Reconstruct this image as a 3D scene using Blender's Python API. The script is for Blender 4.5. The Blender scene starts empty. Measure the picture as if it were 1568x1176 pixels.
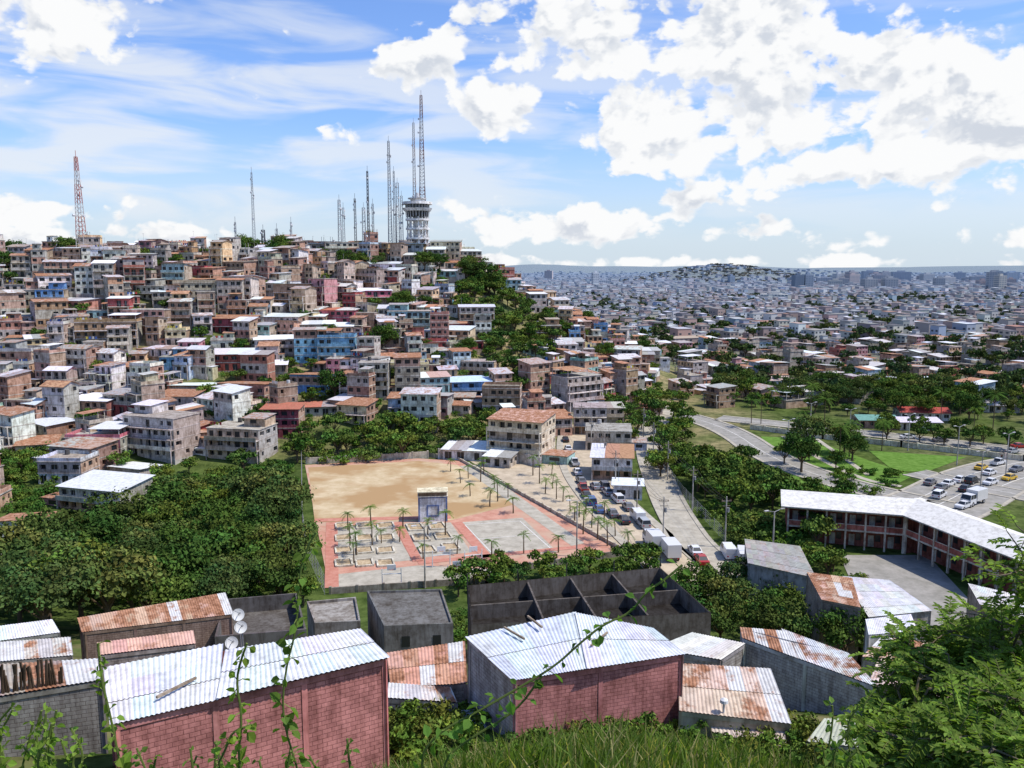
import bpy, math, random, time
import numpy as np
from mathutils import Vector, Matrix
T0=time.time()
R=random.Random(7)
rad=math.radians
scene=bpy.context.scene
EYE=50.0; F=1263.0; PITCH=rad(7.9)
cp,sp=math.cos(PITCH),math.sin(PITCH)
# ---------- survey helpers: sight lines from the viewpoint, turned into world metres
def ray(u,v):
    a=(u-784)/F; b=-(v-588)/F
    return (a, cp+b*sp, -sp+b*cp)
def P(u,v,z=0.0):
    d=ray(u,v); t=(z-EYE)/d[2]
    return Vector((d[0]*t,d[1]*t,z))
def PD(u,v,y):
    d=ray(u,v); t=y/d[1]
    return Vector((d[0]*t,y,EYE+d[2]*t))
def ss(a,b,x):
    t=np.clip((x-a)/(b-a),0,1); return t*t*(3-2*t)
# ---------- terrain
C=[]
def cpix(u,v,y): p=PD(u,v,y); C.append((p.x,p.y,p.z))
for x in (-15,0,12):
    for y,z in ((-12,50.5),(0,48.4),(12,41.2),(20,34.5),(28,29.2),(35,27),(42,25.5),(52,21),(66,15.5),(85,8),(103,2.5),(118,0)): C.append((x,y,z+ (0.6 if x<0 and 20<y<60 else 0)))
for x,o in ((-6,-1.0),(-2.5,-.6),(-.5,-.3),(1,-.02),(2.4,-.25),(4.5,-.65),(8,-.9)):
    for y,z in ((4,47.0),(6.3,46.05),(8.3,44.85),(9.8,43.5)): C.append((x,y,z+o))
for x in (-48,):
    for y,z in ((-10,49),(8,43),(28,30),(45,24),(75,13),(100,4),(125,-3)): C.append((x,y,z))
for x in (40,95):
    for y,z in ((-10,48),(8,42),(25,32),(45,22),(66,13),(85,6),(100,0)): C.append((x,y,z))
for p in ((-120,20,40),(-120,80,12),(-110,130,-2),(-75,150,-4),(-70,180,-4),(-55,140,-3),(-90,200,-2)): C.append(p)
for u,v,y in ((-120,425,330),(0,428,330),(150,412,340),(300,400,370),(450,392,400),(560,388,420),(640,388,418),(700,398,410),(740,432,400),(800,472,380),(850,502,360),(900,562,330),(950,612,300),
  (560,690,228),(560,640,245),(560,560,285),(560,500,320),(560,440,365),(300,700,215),(300,600,255),(300,500,300),(300,440,335),(50,830,150),(50,740,190),(50,640,235),(50,540,275),(50,470,305),
  (-150,740,190),(-150,600,250),(-150,500,300),(760,640,262),(760,560,300),(760,490,350),(850,600,285),(430,690,222),(430,600,262),(430,500,312),(680,640,248),(680,560,290),(680,470,350)): cpix(u,v,y)
for p in ((-80,520,42),(0,500,30),(60,470,5),(90,400,0),(-200,480,40),(60,330,0),(120,300,0),(20,250,0),(120,200,0),(-260,420,45),(-30,640,0),(-300,620,20),(-330,200,10),(-330,330,40)): C.append(p)
C=np.array(C,float)
CC=np.where((C[:,1]<12)&(np.abs(C[:,0])<9),2.5,12.0)
n=len(C)
def kern(dx,dy,c): return np.sqrt(dx*dx+dy*dy+c*c)
A=kern(C[:,0][:,None]-C[:,0][None],C[:,1][:,None]-C[:,1][None],CC[None,:])
M=np.zeros((n+1,n+1)); M[:n,:n]=A - np.eye(n)*0.3; M[n,:n]=1; M[:n,n]=1
W=np.linalg.solve(M,np.append(C[:,2],0))
FLAT=[(-32,121),(-5,124),(20,132),(48,128),(52,110),(62,98),(95,92),(280,110),(330,310),(75,330),(48,300),(20,262),(10,232),(-14,214),(-57,214)]
def polydist(poly,x,y):
    d=np.full(x.shape,1e9); ins=np.zeros(x.shape,bool); m=len(poly)
    for i in range(m):
        x0,y0=poly[i]; x1,y1=poly[(i+1)%m]
        ex,ey=x1-x0,y1-y0; t=np.clip(((x-x0)*ex+(y-y0)*ey)/(ex*ex+ey*ey+1e-9),0,1)
        d=np.minimum(d,np.hypot(x-x0-t*ex,y-y0-t*ey))
        c=((y0>y)!=(y1>y))
        xi=(x1-x0)*(y-y0)/((y1-y0) if y1!=y0 else 1e-9)+x0
        ins^=(c&(x<xi))
    return np.where(ins,-d,d)
def H(x,y):
    x=np.asarray(x,float); y=np.asarray(y,float); sh=np.broadcast(x,y).shape
    x=np.broadcast_to(x,sh).ravel(); y=np.broadcast_to(y,sh).ravel()
    z=np.full(x.shape,W[n]); 
    near=(y<700)&(np.abs(x)<750)
    if near.any():
        xn,yn=x[near],y[near]; q=np.full(xn.shape,W[n])
        for i in range(n): q=q+W[i]*kern(xn-C[i,0],yn-C[i,1],CC[i])
        z[near]=q
    w=(1-ss(450,640,y))*(1-ss(150,300,x))*ss(-700,-450,x)*ss(-120,-40,y)
    z=z*w+(1-w)*np.where(y<0,45,0)
    z=z+0.25*np.sin(x*.31+y*.17)*np.sin(y*.23-x*.11)*ss(20,40,y)*(1-ss(600,900,y))
    d=polydist(FLAT,x,y); k=ss(0,14,d); z=z*k-0.06*(1-k)
    z=z+66*np.exp(-((x-780)/260)**2-((y-3100)/350)**2)+50*np.exp(-((x-1500)/600)**2-((y-4600)/400)**2)
    z=z+ss(6500,10500,y)*(80+20*np.sin(x/1100+.6)+14*np.sin(x/430+1)+7*np.sin(x/190))
    return z.reshape(sh)
def h1(x,y): return float(H(np.array([x]),np.array([y]))[0])
TT=np.concatenate([np.arange(3,60,.7),np.arange(60,460,1.5),np.geomspace(460,3000,60)])
def hit(u,v,tmin=0):
    T_=TT[TT>tmin]; d=ray(u,v); z=EYE+d[2]*T_; h=H(d[0]*T_,d[1]*T_); i=np.argmax(z<h)
    if not (z<h).any(): return None
    t=T_[i]; return Vector((d[0]*t,d[1]*t,float(h[i])))
# ---------- materials
def newmat(name):
    m=bpy.data.materials.new(name); m.use_nodes=True; nt=m.node_tree; b=nt.nodes['Principled BSDF']
    return m,nt,b
def newdiff(name):
    m=bpy.data.materials.new(name); m.use_nodes=True; nt=m.node_tree; nt.nodes.remove(nt.nodes['Principled BSDF'])
    b=nt.nodes.new('ShaderNodeBsdfDiffuse'); nt.links.new(b.outputs[0],nt.nodes['Material Output'].inputs['Surface']); return m,nt,b
def ramp(nt,fac,p0,c0,p1,c1):
    r=nt.nodes.new('ShaderNodeValToRGB'); e=r.color_ramp.elements
    e[0].position=p0; e[0].color=(*c0,1) ; e[1].position=p1; e[1].color=(*c1,1)
    nt.links.new(fac,r.inputs[0]); return r.outputs[0]
def mixc(nt,fac,a,b,mode='MIX'):
    m=nt.nodes.new('ShaderNodeMix'); m.data_type='RGBA'; m.blend_type=mode
    for s,i in ((fac,0),(a,6),(b,7)):
        if hasattr(s,'is_linked'): nt.links.new(s,m.inputs[i])
        else: m.inputs[i].default_value=s if i==0 else (*s,1)
    return m.outputs[2]
def noise(nt,scale,detail=3,rough=.65,sq=None):
    t=nt.nodes.new('ShaderNodeTexNoise'); t.inputs['Scale'].default_value=scale; t.inputs['Detail'].default_value=detail; t.inputs['Roughness'].default_value=rough
    g=nt.nodes.new('ShaderNodeNewGeometry'); o=g.outputs['Position']
    if sq:
        vm=nt.nodes.new('ShaderNodeVectorMath'); vm.operation='MULTIPLY'; nt.links.new(o,vm.inputs[0]); vm.inputs[1].default_value=sq; o=vm.outputs[0]
    nt.links.new(o,t.inputs['Vector']); return t.outputs['Fac']
def bump(nt,b,h,s,d):
    bp=nt.nodes.new('ShaderNodeBump'); bp.inputs['Strength'].default_value=s; bp.inputs['Distance'].default_value=d
    nt.links.new(h,bp.inputs['Height']); nt.links.new(bp.outputs[0],b.inputs['Normal'])
def attr(nt):
    a=nt.nodes.new('ShaderNodeAttribute'); a.attribute_name='Col'; return a
def mk_wall():
    m,nt,b=newdiff('painted_wall'); a=attr(nt)
    c=mixc(nt,1.0,a.outputs['Color'],ramp(nt,noise(nt,.5,4,.75),.34,(.54,.5,.46),.58,(1.08,1.08,1.08)),'MULTIPLY')
    c=mixc(nt,1.0,c,ramp(nt,noise(nt,1.0,3,.7,(2.2,2.2,.35)),.36,(.7,.67,.64),.56,(1.05,1.05,1.05)),'MULTIPLY')
    nt.links.new(c,b.inputs[0]); return m
def mk_far():
    m,nt,b=newdiff('distant_building_surface'); nt.links.new(attr(nt).outputs['Color'],b.inputs[0]); return m
def mk_brick(name):
    m,nt,b=newdiff(name); a=attr(nt); uv=nt.nodes.new('ShaderNodeUVMap'); uv.uv_map='UVMap'
    br=nt.nodes.new('ShaderNodeTexBrick'); nt.links.new(uv.outputs[0],br.inputs['Vector'])
    br.inputs['Scale'].default_value=1; br.inputs['Brick Width'].default_value=.42; br.inputs['Row Height'].default_value=.2; br.inputs['Mortar Size'].default_value=.016; br.inputs['Mortar Smooth'].default_value=.3
    nt.links.new(a.outputs['Color'],br.inputs['Color1'])
    nt.links.new(mixc(nt,1.0,a.outputs['Color'],(.82,.8,.8),'MULTIPLY'),br.inputs['Color2'])
    nt.links.new(mixc(nt,1.0,a.outputs['Color'],(.5,.46,.46),'MULTIPLY'),br.inputs['Mortar'])
    c=mixc(nt,1.0,br.outputs['Color'],ramp(nt,noise(nt,.9,7,.75),.3,(.55,.53,.52),.6,(1.15,1.15,1.15)),'MULTIPLY')
    c=mixc(nt,1.0,c,ramp(nt,noise(nt,1.0,4,.7,(1.8,1.8,.25)),.36,(.66,.63,.62),.56,(1.05,1.05,1.05)),'MULTIPLY')
    nt.links.new(c,b.inputs[0])
    inv=nt.nodes.new('ShaderNodeMath'); inv.operation='SUBTRACT'; inv.inputs[0].default_value=1; nt.links.new(br.outputs['Fac'],inv.inputs[1])
    bump(nt,b,inv.outputs[0],.6,.02); return m
def mk_roof():
    m,nt,b=newdiff('corrugated_roof'); a=attr(nt)
    nz=noise(nt,.8,6,.72)
    s=nt.nodes.new('ShaderNodeMath'); s.operation='ADD'; nt.links.new(nz,s.inputs[0])
    al=nt.nodes.new('ShaderNodeMath'); al.operation='MULTIPLY'; al.inputs[1].default_value=.5; nt.links.new(a.outputs['Alpha'],al.inputs[0]); nt.links.new(al.outputs[0],s.inputs[1])
    mr=nt.nodes.new('ShaderNodeMapRange'); mr.interpolation_type='SMOOTHSTEP'; mr.inputs['From Min'].default_value=.66; mr.inputs['From Max'].default_value=.84; nt.links.new(s.outputs[0],mr.inputs['Value'])
    rc=ramp(nt,noise(nt,2.5,4,.7),.35,(.17,.075,.04),.65,(.44,.23,.14))
    c0=mixc(nt,1.0,a.outputs['Color'],ramp(nt,noise(nt,1.3,5,.72),.33,(.72,.71,.69),.56,(1.04,1.04,1.04)),'MULTIPLY')
    c=mixc(nt,mr.outputs[0],c0,rc); nt.links.new(c,b.inputs[0]); return m
def mk_simple(name,col,rough=.5,attrcol=False):
    m,nt,b=newmat(name); b.inputs['Base Color'].default_value=(*col,1); b.inputs['Roughness'].default_value=rough
    if attrcol: nt.links.new(attr(nt).outputs['Color'],b.inputs['Base Color'])
    return m
def mk_metal():
    m,nt,b=newdiff('painted_metal'); nt.links.new(attr(nt).outputs['Color'],b.inputs[0]); return m
def mk_leaf(name,tr=0):
    m,nt,b=newdiff(name); a=attr(nt)
    if tr==0:
        oi=nt.nodes.new('ShaderNodeObjectInfo'); rc=ramp(nt,oi.outputs['Random'],0,(.7,.8,.75),1,(1.3,1.15,.9)); c=mixc(nt,1.0,a.outputs['Color'],rc,'MULTIPLY'); nt.links.new(c,b.inputs[0]); return m
    nt.links.new(a.outputs['Color'],b.inputs[0])
    t=nt.nodes.new('ShaderNodeBsdfTranslucent'); nt.links.new(mixc(nt,1.0,a.outputs['Color'],(1.5,1.6,.5),'MULTIPLY'),t.inputs[0])
    mx=nt.nodes.new('ShaderNodeMixShader'); mx.inputs[0].default_value=tr; nt.links.new(b.outputs[0],mx.inputs[1]); nt.links.new(t.outputs[0],mx.inputs[2])
    nt.links.new(mx.outputs[0],nt.nodes['Material Output'].inputs['Surface']); return m
def mk_ground(name,c1,c2,scale,c3=None,use_attr=False,det=6):
    m,nt,b=newdiff(name); nz=noise(nt,scale,det,.7)
    c=ramp(nt,nz,.38,c1,.62,c2)
    if c3: c=mixc(nt,ramp(nt,noise(nt,scale*.22,4,.6),.46,(0,0,0),.58,(1,1,1)),c,c3)
    if use_attr: c=mixc(nt,1.0,attr(nt).outputs['Color'],c,'MULTIPLY')
    nt.links.new(c,b.inputs[0]); return m
MW=mk_wall(); MR=mk_roof(); MG=mk_simple('dark_window_glass',(.02,.023,.027),.3); MB_=mk_brick('block_masonry'); MFAR=mk_far()
MP=mk_simple('vehicle_paint',(1,1,1),.25,True); MK=mk_metal()
MBARK,_nt,_b=newdiff('bark'); _b.inputs[0].default_value=(.13,.095,.06,1)
ML=mk_leaf('foliage'); ML2=mk_leaf('bright_foliage',.45)
MT=mk_ground('terrain_soil_grass',(.5,.55,.45),(1.35,1.25,1.15),.35,use_attr=True)
MASPH=mk_ground('road_asphalt',(.23,.22,.19),(.33,.31,.275),.4)
MASPH2=mk_ground('dusty_street',(.38,.31,.22),(.52,.43,.31),.4)
MCONC=mk_ground('concrete_paving',(.32,.29,.23),(.45,.41,.33),.5)
MPLZ=mk_ground('terracotta_paving',(.42,.20,.14),(.52,.29,.21),.5,(.46,.31,.22))
MDIRT=mk_ground('dirt_pitch',(.43,.32,.18),(.55,.44,.28),.25,(.37,.24,.12))
MLAWN=mk_ground('lawn',(.08,.16,.025),(.14,.24,.05),.5)
MWHITE=mk_ground('white_road_paint',(.6,.58,.52),(.75,.73,.68),2)
# ---------- mesh builder
class MB:
    def __init__(s): s.v=[];s.f=[];s.m=[];s.c=[];s.uv=[]
    def quad(s,a,b,c,d,m=0,col=(1,1,1),al=0,uv=None):
        i=len(s.v); s.v+= [tuple(a),tuple(b),tuple(c),tuple(d)]; s.f.append((i,i+1,i+2,i+3)); s.m.append(m); s.c.append((col[0],col[1],col[2],al))
        if uv is None: uv=((0,0),(1,0),(1,1),(0,1))
        s.uv+=uv
    def poly(s,pts,m=0,col=(1,1,1),al=0):
        i=len(s.v); s.v+=[tuple(p) for p in pts]; s.f.append(tuple(range(i,i+len(pts)))); s.m.append(m); s.c.append((col[0],col[1],col[2],al)); s.uv+=[(0,0)]*len(pts)
    def box(s,x0,x1,y0,y1,z0,z1,m=0,col=(1,1,1),al=0,top=None,bottom=True):
        q=s.quad
        q((x0,y0,z0),(x1,y0,z0),(x1,y0,z1),(x0,y0,z1),m,col,al); q((x1,y0,z0),(x1,y1,z0),(x1,y1,z1),(x1,y0,z1),m,col,al)
        q((x1,y1,z0),(x0,y1,z0),(x0,y1,z1),(x1,y1,z1),m,col,al); q((x0,y1,z0),(x0,y0,z0),(x0,y0,z1),(x0,y1,z1),m,col,al)
        tm,tc,ta=top if top else (m,col,al)
        q((x0,y0,z1),(x1,y0,z1),(x1,y1,z1),(x0,y1,z1),tm,tc,ta)
        if bottom: q((x0,y1,z0),(x1,y1,z0),(x1,y0,z0),(x0,y0,z0),m,col,al)
    def beam(s,p,q_,r,m=0,col=(1,1,1),r2=None,n=4):
        p=Vector(p);q_=Vector(q_);d=(q_-p)
        if d.length<1e-6: return
        d.normalize(); a=d.orthogonal().normalized(); b=d.cross(a); r2=r if r2 is None else r2
        A=[p+(a*math.cos(t)+b*math.sin(t))*r for t in [2*math.pi*i/n for i in range(n)]]
        B=[q_+(a*math.cos(t)+b*math.sin(t))*r2 for t in [2*math.pi*i/n for i in range(n)]]
        for i in range(n): s.quad(A[i],A[(i+1)%n],B[(i+1)%n],B[i],m,col)
        s.poly(B,m,col); s.poly(A[::-1],m,col)
    def cyl(s,x,y,z0,z1,r,r2=None,m=0,col=(1,1,1),n=12): s.beam((x,y,z0),(x,y,z1),r,m,col,r2,n)
    def mesh(s,name,mats,smooth=False):
        me=bpy.data.meshes.new(name); me.from_pydata(s.v,[],s.f)
        for m in mats: me.materials.append(m)
        me.polygons.foreach_set('material_index',s.m)
        at=me.attributes.new('Col','FLOAT_COLOR','FACE'); at.data.foreach_set('color',np.array(s.c,np.float32).ravel())
        if MB_ in mats:
            u=me.uv_layers.new(name='UVMap'); u.data.foreach_set('uv',np.array(s.uv,np.float32).ravel())
        me.update(); return me
    def obj(s,name,mats,loc=(0,0,0),rot=0,parent=None): return place(name,s.mesh(name,mats),loc,rot,1,parent)
def place(name,me,loc=(0,0,0),rot=0,sc=1,parent=None):
    o=bpy.data.objects.new(name,me); o.location=loc; o.rotation_euler=(0,0,rot); o.scale=(sc,sc,sc) if not hasattr(sc,'__len__') else sc
    scene.collection.objects.link(o)
    if parent: o.parent=parent
    return o
def empty(name,loc=(0,0,0)):
    o=bpy.data.objects.new(name,None); o.location=loc; scene.collection.objects.link(o); return o
def var(c,k,r=R): 
    f=1+r.uniform(-k,k); return tuple(max(0,min(.95,x*f*(1+r.uniform(-.06,.06)))) for x in c)
# ---------- terrain mesh
def axis(core,far0,far1,g):
    a=list(core); s=a[-1]-a[-2]; x=a[-1]
    while x<far1: s*=g; x+=s; a.append(x)
    s=a[1]-a[0]; x=a[0]; pre=[]
    while x>far0: s*=g; x-=s; pre.append(x)
    return np.array(pre[::-1]+a)
xs=axis(np.concatenate([np.arange(-260,-9,3.0),np.arange(-9,9,.8),np.arange(9,170,3.0)]),-14000,14000,1.09)
ys=axis(np.concatenate([np.arange(-20,1,3.0),np.arange(1,13,.7),np.arange(13,440,3.0)]),-1200,15500,1.07)
X,Y=np.meshgrid(xs,ys); Z=H(X,Y); nx,ny=len(xs),len(ys)
vv=np.stack([X.ravel(),Y.ravel(),Z.ravel()],1)
idx=np.arange(nx*ny).reshape(ny,nx)
ff=np.stack([idx[:-1,:-1].ravel(),idx[:-1,1:].ravel(),idx[1:,1:].ravel(),idx[1:,:-1].ravel()],1)
me=bpy.data.meshes.new('terrain'); me.from_pydata(vv.tolist(),[],ff.tolist())
x,y,z=vv[:,0],vv[:,1],vv[:,2]
def L(a,b,t): return a*(1-t[:,None])+b*t[:,None]
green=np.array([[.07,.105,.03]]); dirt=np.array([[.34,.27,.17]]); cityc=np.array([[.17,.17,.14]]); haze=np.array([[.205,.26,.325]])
col=np.repeat(green,len(x),0)
hillm=ss(205,235,y)*(1-ss(60,100,x)); nn=.5+.5*np.sin(x*.12+2*np.sin(y*.09))*np.sin(y*.15+1.3*np.sin(x*.07))
col=L(col,dirt,hillm*np.clip(nn*1.0,0,1)*.8)
slope=ss(11,20,y)*(1-ss(95,110,y))*(.5+.5*np.sin(x*.5+np.sin(y*.4)*2)); col=L(col,np.array([[.17,.14,.08]]),slope*.7)
pk=ss(95,120,x)*ss(100,130,y)*(.5+.5*np.sin(x*.13+y*.07)*np.sin(y*.11)); col=L(col,np.array([[.16,.15,.09]]),pk*.7)
col=L(col,cityc,ss(70,110,x)*ss(300,330,y)); col=L(col,cityc,ss(520,600,y))
col=L(col,haze,(1-np.exp(-np.maximum(y-300,0)/2100.)))  # aerial haze painted into the ground colour with distance
at=me.attributes.new('Col','FLOAT_COLOR','POINT'); at.data.foreach_set('color',np.concatenate([col,np.ones((len(x),1))],1).astype(np.float32).ravel())
me.materials.append(MT); me.polygons.foreach_set('use_smooth',[True]*len(ff)); me.update(); place('ground_terrain',me)
# ---------- flat sheets
def sheet(name,pts,mat,z):
    mb=MB(); mb.poly([(p[0],p[1],z) for p in pts],0); me=mb.mesh(name,[mat])
    if me.polygons[0].normal.z<0: me.flip_normals()
    return place(name,me)
def px(*uv): return [P(u,v,0) for u,v in uv]
def ribbon(name,pts,w,mat,z,kerb=None,lines=None):
    pts=[Vector((p[0],p[1],0)) for p in pts]
    for _ in range(3):
        q=[pts[0]]
        for a,b in zip(pts,pts[1:]): q+=[a*.75+b*.25,a*.25+b*.75]
        q.append(pts[-1]); pts=q
    mb=MB(); nrm=[]
    for i in range(len(pts)):
        d=(pts[min(i+1,len(pts)-1)]-pts[max(i-1,0)]).normalized(); nrm.append(Vector((d.y,-d.x,0)))
    def strip(o1,o2,z,m):
        for i in range(len(pts)-1):
            a,b=pts[i],pts[i+1]
            mb.quad((*(a+nrm[i]*o2).xy,z),(*(b+nrm[i+1]*o2).xy,z),(*(b+nrm[i+1]*o1).xy,z),(*(a+nrm[i]*o1).xy,z),m)
    def wallstrip(o,z0,z1,m,fl):
        for i in range(len(pts)-1):
            a=(pts[i]+nrm[i]*o).xy; b=(pts[i+1]+nrm[i+1]*o).xy
            mb.quad((*a,z0),(*b,z0),(*b,z1),(*a,z1),m)
    strip(-w/2,w/2,z,0)
    if kerb:
        for sd in (-1,1):
            o1,o2=sorted((sd*w/2,sd*(w/2+kerb))); strip(o1,o2,.16,1); wallstrip(sd*w/2,z,.16,1,0); wallstrip(sd*(w/2+kerb),-.3,.16,1,0)
    if lines:
        for o in lines: strip(o-.09,o+.09,z+.015,2)
    return mb.obj(name,[mat,MCONC,MWHITE])
plaza=px((467,712),(640,702),(705,706),(960,846),(770,874),(745,890),(505,907)) 
sheet('plaza_paving',plaza,MPLZ,.02)
sheet('dirt_pitch',px((472,716),(640,706),(700,712),(790,772),(690,797),(482,800)),MDIRT,.04)
sheet('concrete_court',px((706,800),(800,793),(853,845),(752,853)),MCONC,.04)
sheet('plaza_sand_apron',px((512,808),(600,803),(630,858),(516,868)),MCONC,.035)
sheet('plaza_sand_apron',px((618,803),(690,800),(722,846),(645,854)),MCONC,.035)
sheet('plaza_apron',px((512,880),(640,866),(770,872),(745,888),(520,902)),MCONC,.036)
sheet('plaza_path_concrete',px((704,714),(728,712),(895,832),(875,836)),MCONC,.045)
sheet('street_side_pavement',[(-13,217),(-2,219),(10,215),(16,196),(21,158),(27,128),(21,138),(18,146)],MASPH2,.0)
mb=MB()
def strip_line(mb,a,b,w,z0,z1,m=0,col=(1,1,1)):
    a=Vector((a[0],a[1],0)); b=Vector((b[0],b[1],0)); d=(b-a).normalized(); q=Vector((d.y,-d.x,0))*w/2
    A=[(a+q),(b+q),(b-q),(a-q)]
    for i in range(4):
        p0,p1=A[i],A[(i+1)%4]
        if z1-z0>.03: mb.quad((p0.x,p0.y,z0),(p1.x,p1.y,z0),(p1.x,p1.y,z1),(p0.x,p0.y,z1),m,col)
    mb.quad(*[(p.x,p.y,z1) for p in reversed(A)],m,col)
cw=px((712,804),(796,798),(845,842),(756,850))
for i in range(4): strip_line(mb,cw[i],cw[(i+1)%4],.14,.05,.062)
strip_line(mb,(cw[0]+cw[3])/2,(cw[1]+cw[2])/2,.14,.05,.065)
mb.obj('court_line_markings',[MWHITE])
mb=MB()
for a,b,w_ in (((482,797),(690,792),2.2),((700,800),(748,856),2.0),((608,800),(640,860),1.8),((508,800),(508,900),2.2),((640,862),(905,836),1.6)):
    strip_line(mb,P(*a),P(*b),w_,.06,.068)
mb.obj('brick_paths',[mk_ground('brick_path_surface',(.42,.17,.12),(.50,.24,.18),.8)])
mb=MB(); WH=(.6,.56,.46)
def bed(c,kerbw=.3,h=.35):
    q=px(*c)
    for i in range(4): strip_line(mb,q[i],q[(i+1)%4],kerbw,.03,h,0,WH)
    mb.poly([(p.x,p.y,.12) for p in q],0,(.46,.36,.23))
rows=[(802,812),(820,831),(839,850),(858,870)]
for ri,(v0,v1) in enumerate(rows):
    for u0 in (514,546,578):
        s=(v0-800)*.06
        bed(((u0-s*.2,v0+1),(u0+23,v0-1),(u0+26,v1-3),(u0-s*.1+1,v1-1)))
for u0,v0 in ((622,804),(655,802),(630,820),(664,817),(640,838),(676,834)):
    bed(((u0,v0),(u0+22,v0-1),(u0+29,v0+9),(u0+5,v0+10)))
mb.obj('garden_bed_kerbs',[MW])
def lowwall(name,pts,h,w,col,z0=-.5):
    mb=MB()
    for a,b in zip(pts,pts[1:]):
        strip_line(mb,a,b,w,z0,h,0,col)
        n_=max(1,int((Vector(b)-Vector(a)).length/4))
        for i in range(n_+1):
            p=Vector(a).lerp(Vector(b),i/n_); mb.box(p.x-w*.8,p.x+w*.8,p.y-w*.8,p.y+w*.8,z0,h+.15,0,var(col,.1))
    return mb.obj(name,[MW])
lowwall('plaza_perimeter_wall',px((655,697),(700,703),(960,848)),.7,.25,(.58,.52,.41))
lowwall('plaza_front_wall',px((506,909),(745,892),(772,876),(958,850)),1.0,.25,(.28,.25,.21))
lowwall('retaining_wall_behind_pitch',px((470,710),(560,706),(655,700)),1.6,.3,(.5,.46,.37))
lowwall('villa_boundary_wall',px((672,702),(742,694),(828,716)),2.6,.25,(.68,.66,.6))
def fence(name,pts,h,step=3,col=(.3,.3,.3)):
    mb=MB()
    for a,b in zip(pts,pts[1:]):
        a=Vector(a);b=Vector(b);n_=max(1,int((b-a).length/step))
        for i in range(n_+1):
            p=a.lerp(b,i/n_); mb.beam((p.x,p.y,-.3),(p.x,p.y,h),.06,0,col)
        for k in range(6):
            zz=.2+k*(h-.25)/5
            mb.beam((a.x,a.y,zz),(b.x,b.y,zz),.02,0,col)
    return mb.obj(name,[MK])
fence('wire_fence',px((462,704),(463,800),(470,850),(497,910)),3.2)
fence('wire_fence',px((1003,700),(1045,760),(1108,828)),2.4)
# box-shaped goal and backboard shelter in the middle of the plaza
c=P(663,797,0); mb=MB(); BL=(.16,.22,.42); WF=(.72,.73,.75)
mb.box(-2.9,2.9,1.6,1.9,0,5.2,0,WF)
mb.box(-2.9,-2.55,-1.0,1.6,0,5.2,0,(.6,.63,.7)); mb.box(2.55,2.9,-1.0,1.6,0,5.2,0,(.6,.63,.7))
mb.box(-2.55,2.55,-1.0,-.75,0,4.9,0,WF)
for a in ((-1.25,1.25,3.2,3.5),(-1.25,1.25,1.1,1.4),(-1.25,-.95,1.4,3.2),(.95,1.25,1.4,3.2)): mb.box(a[0],a[1],-1.05,-1.0,a[2],a[3],0,BL)
for a in ((-2.9,-2.6),(2.6,2.9)): mb.box(a[0],a[1],-1.06,-1.0,.05,5.2,0,BL)
mb.box(-2.9,2.9,-1.1,-1.003,4.9,5.2,0,BL)
mb.box(-3.0,3.0,-1.3,2.0,5.21,5.35,0,(.55,.52,.45)); mb.box(-2.8,2.8,-1.1,1.8,5.35,6.1,0,(.24,.17,.11)); mb.box(-3.05,3.05,-1.35,2.05,6.11,6.3,0,(.66,.6,.42))
mb.obj('ball_court_shelter',[MW],c,rad(6))
def goal(u,v,rot):
    mb=MB(); c_=(.75,.75,.72)
    for sx in (-1.5,1.5): mb.beam((sx,0,0),(sx,0,3),.08,0,c_); mb.beam((sx,0,3),(sx,1,0),.05,0,c_)
    mb.beam((-1.5,0,2.1),(1.5,0,2.1),.08,0,c_); mb.box(-.7,.7,-.05,.05,2.7,3.6,0,(.7,.7,.7)); mb.beam((-.25,-.05,2.9),(-.25,-.5,2.9),.03,0,(.5,.1,.05)); mb.beam((.25,-.05,2.9),(.25,-.5,2.9),.03,0,(.5,.1,.05)); mb.beam((-.25,-.5,2.9),(.25,-.5,2.9),.03,0,(.5,.1,.05))
    mb.obj('basketball_goal_frame',[MK],P(u,v,0.03),rot)
goal(700,892,.1); goal(725,868,.3); goal(600,898,.1); goal(676,868,.2)
# streets
ribbon('main_street',[(30,122),(27,140),(23,160),(20,180),(18,200),(18,225),(20,250),(23,275),(30,300)],8.0,MASPH2,.03,1.8)
ribbon('wide_street',[(40,122),(33.5,140),(33.5,165),(35,190),(38,225),(44,260),(60,300)],5.8,MCONC,.05,.9)
ribbon('curved_avenue',[(48,300),(58,285),(66,265),(69,245),(69,225),(72,205),(80,185),(92,170)],9,MASPH,.04,1.0,(-.1,))
ribbon('highway',[(84,166),(96,176),(112,192),(132,206),(165,220),(230,240)],19,MASPH,.045,.8,(-4.6,0.4,4.6))
ribbon('highway_branch',[(100,200),(108,186),(122,170),(150,160),(220,155)],8,MASPH,.07,.8,(0,))
sheet('park_lawn',px((1165,668),(1240,672),(1330,705),(1400,728),(1330,762),(1240,765),(1190,725)),MLAWN,.02)
sheet('median_lawn',px((1330,690),(1480,700),(1420,722),(1370,722)),MLAWN,.02)
sheet('school_yard',px((1285,850),(1420,850),(1500,935),(1420,965),(1330,950)),MASPH,.02)
ribbon('park_path',[P(1200,668,0).xy,P(1250,700,0).xy,P(1320,735,0).xy,P(1380,745,0).xy],1.8,MCONC,.05)
ribbon('park_path',[P(1250,672,0).xy,P(1290,700,0).xy,P(1330,728,0).xy],1.4,MCONC,.055)
lowwall('highway_retaining_wall',px((1150,657),(1260,672),(1380,684),(1568,706),(1700,722)),1.5,.4,(.68,.62,.48))
ribbon('elevated_avenue',[P(1100,640,0).xy,P(1250,655,0).xy,P(1400,672,0).xy,P(1600,694,0).xy,P(1700,704,0).xy],8,MASPH,.06,1.2,(0,))
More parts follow.
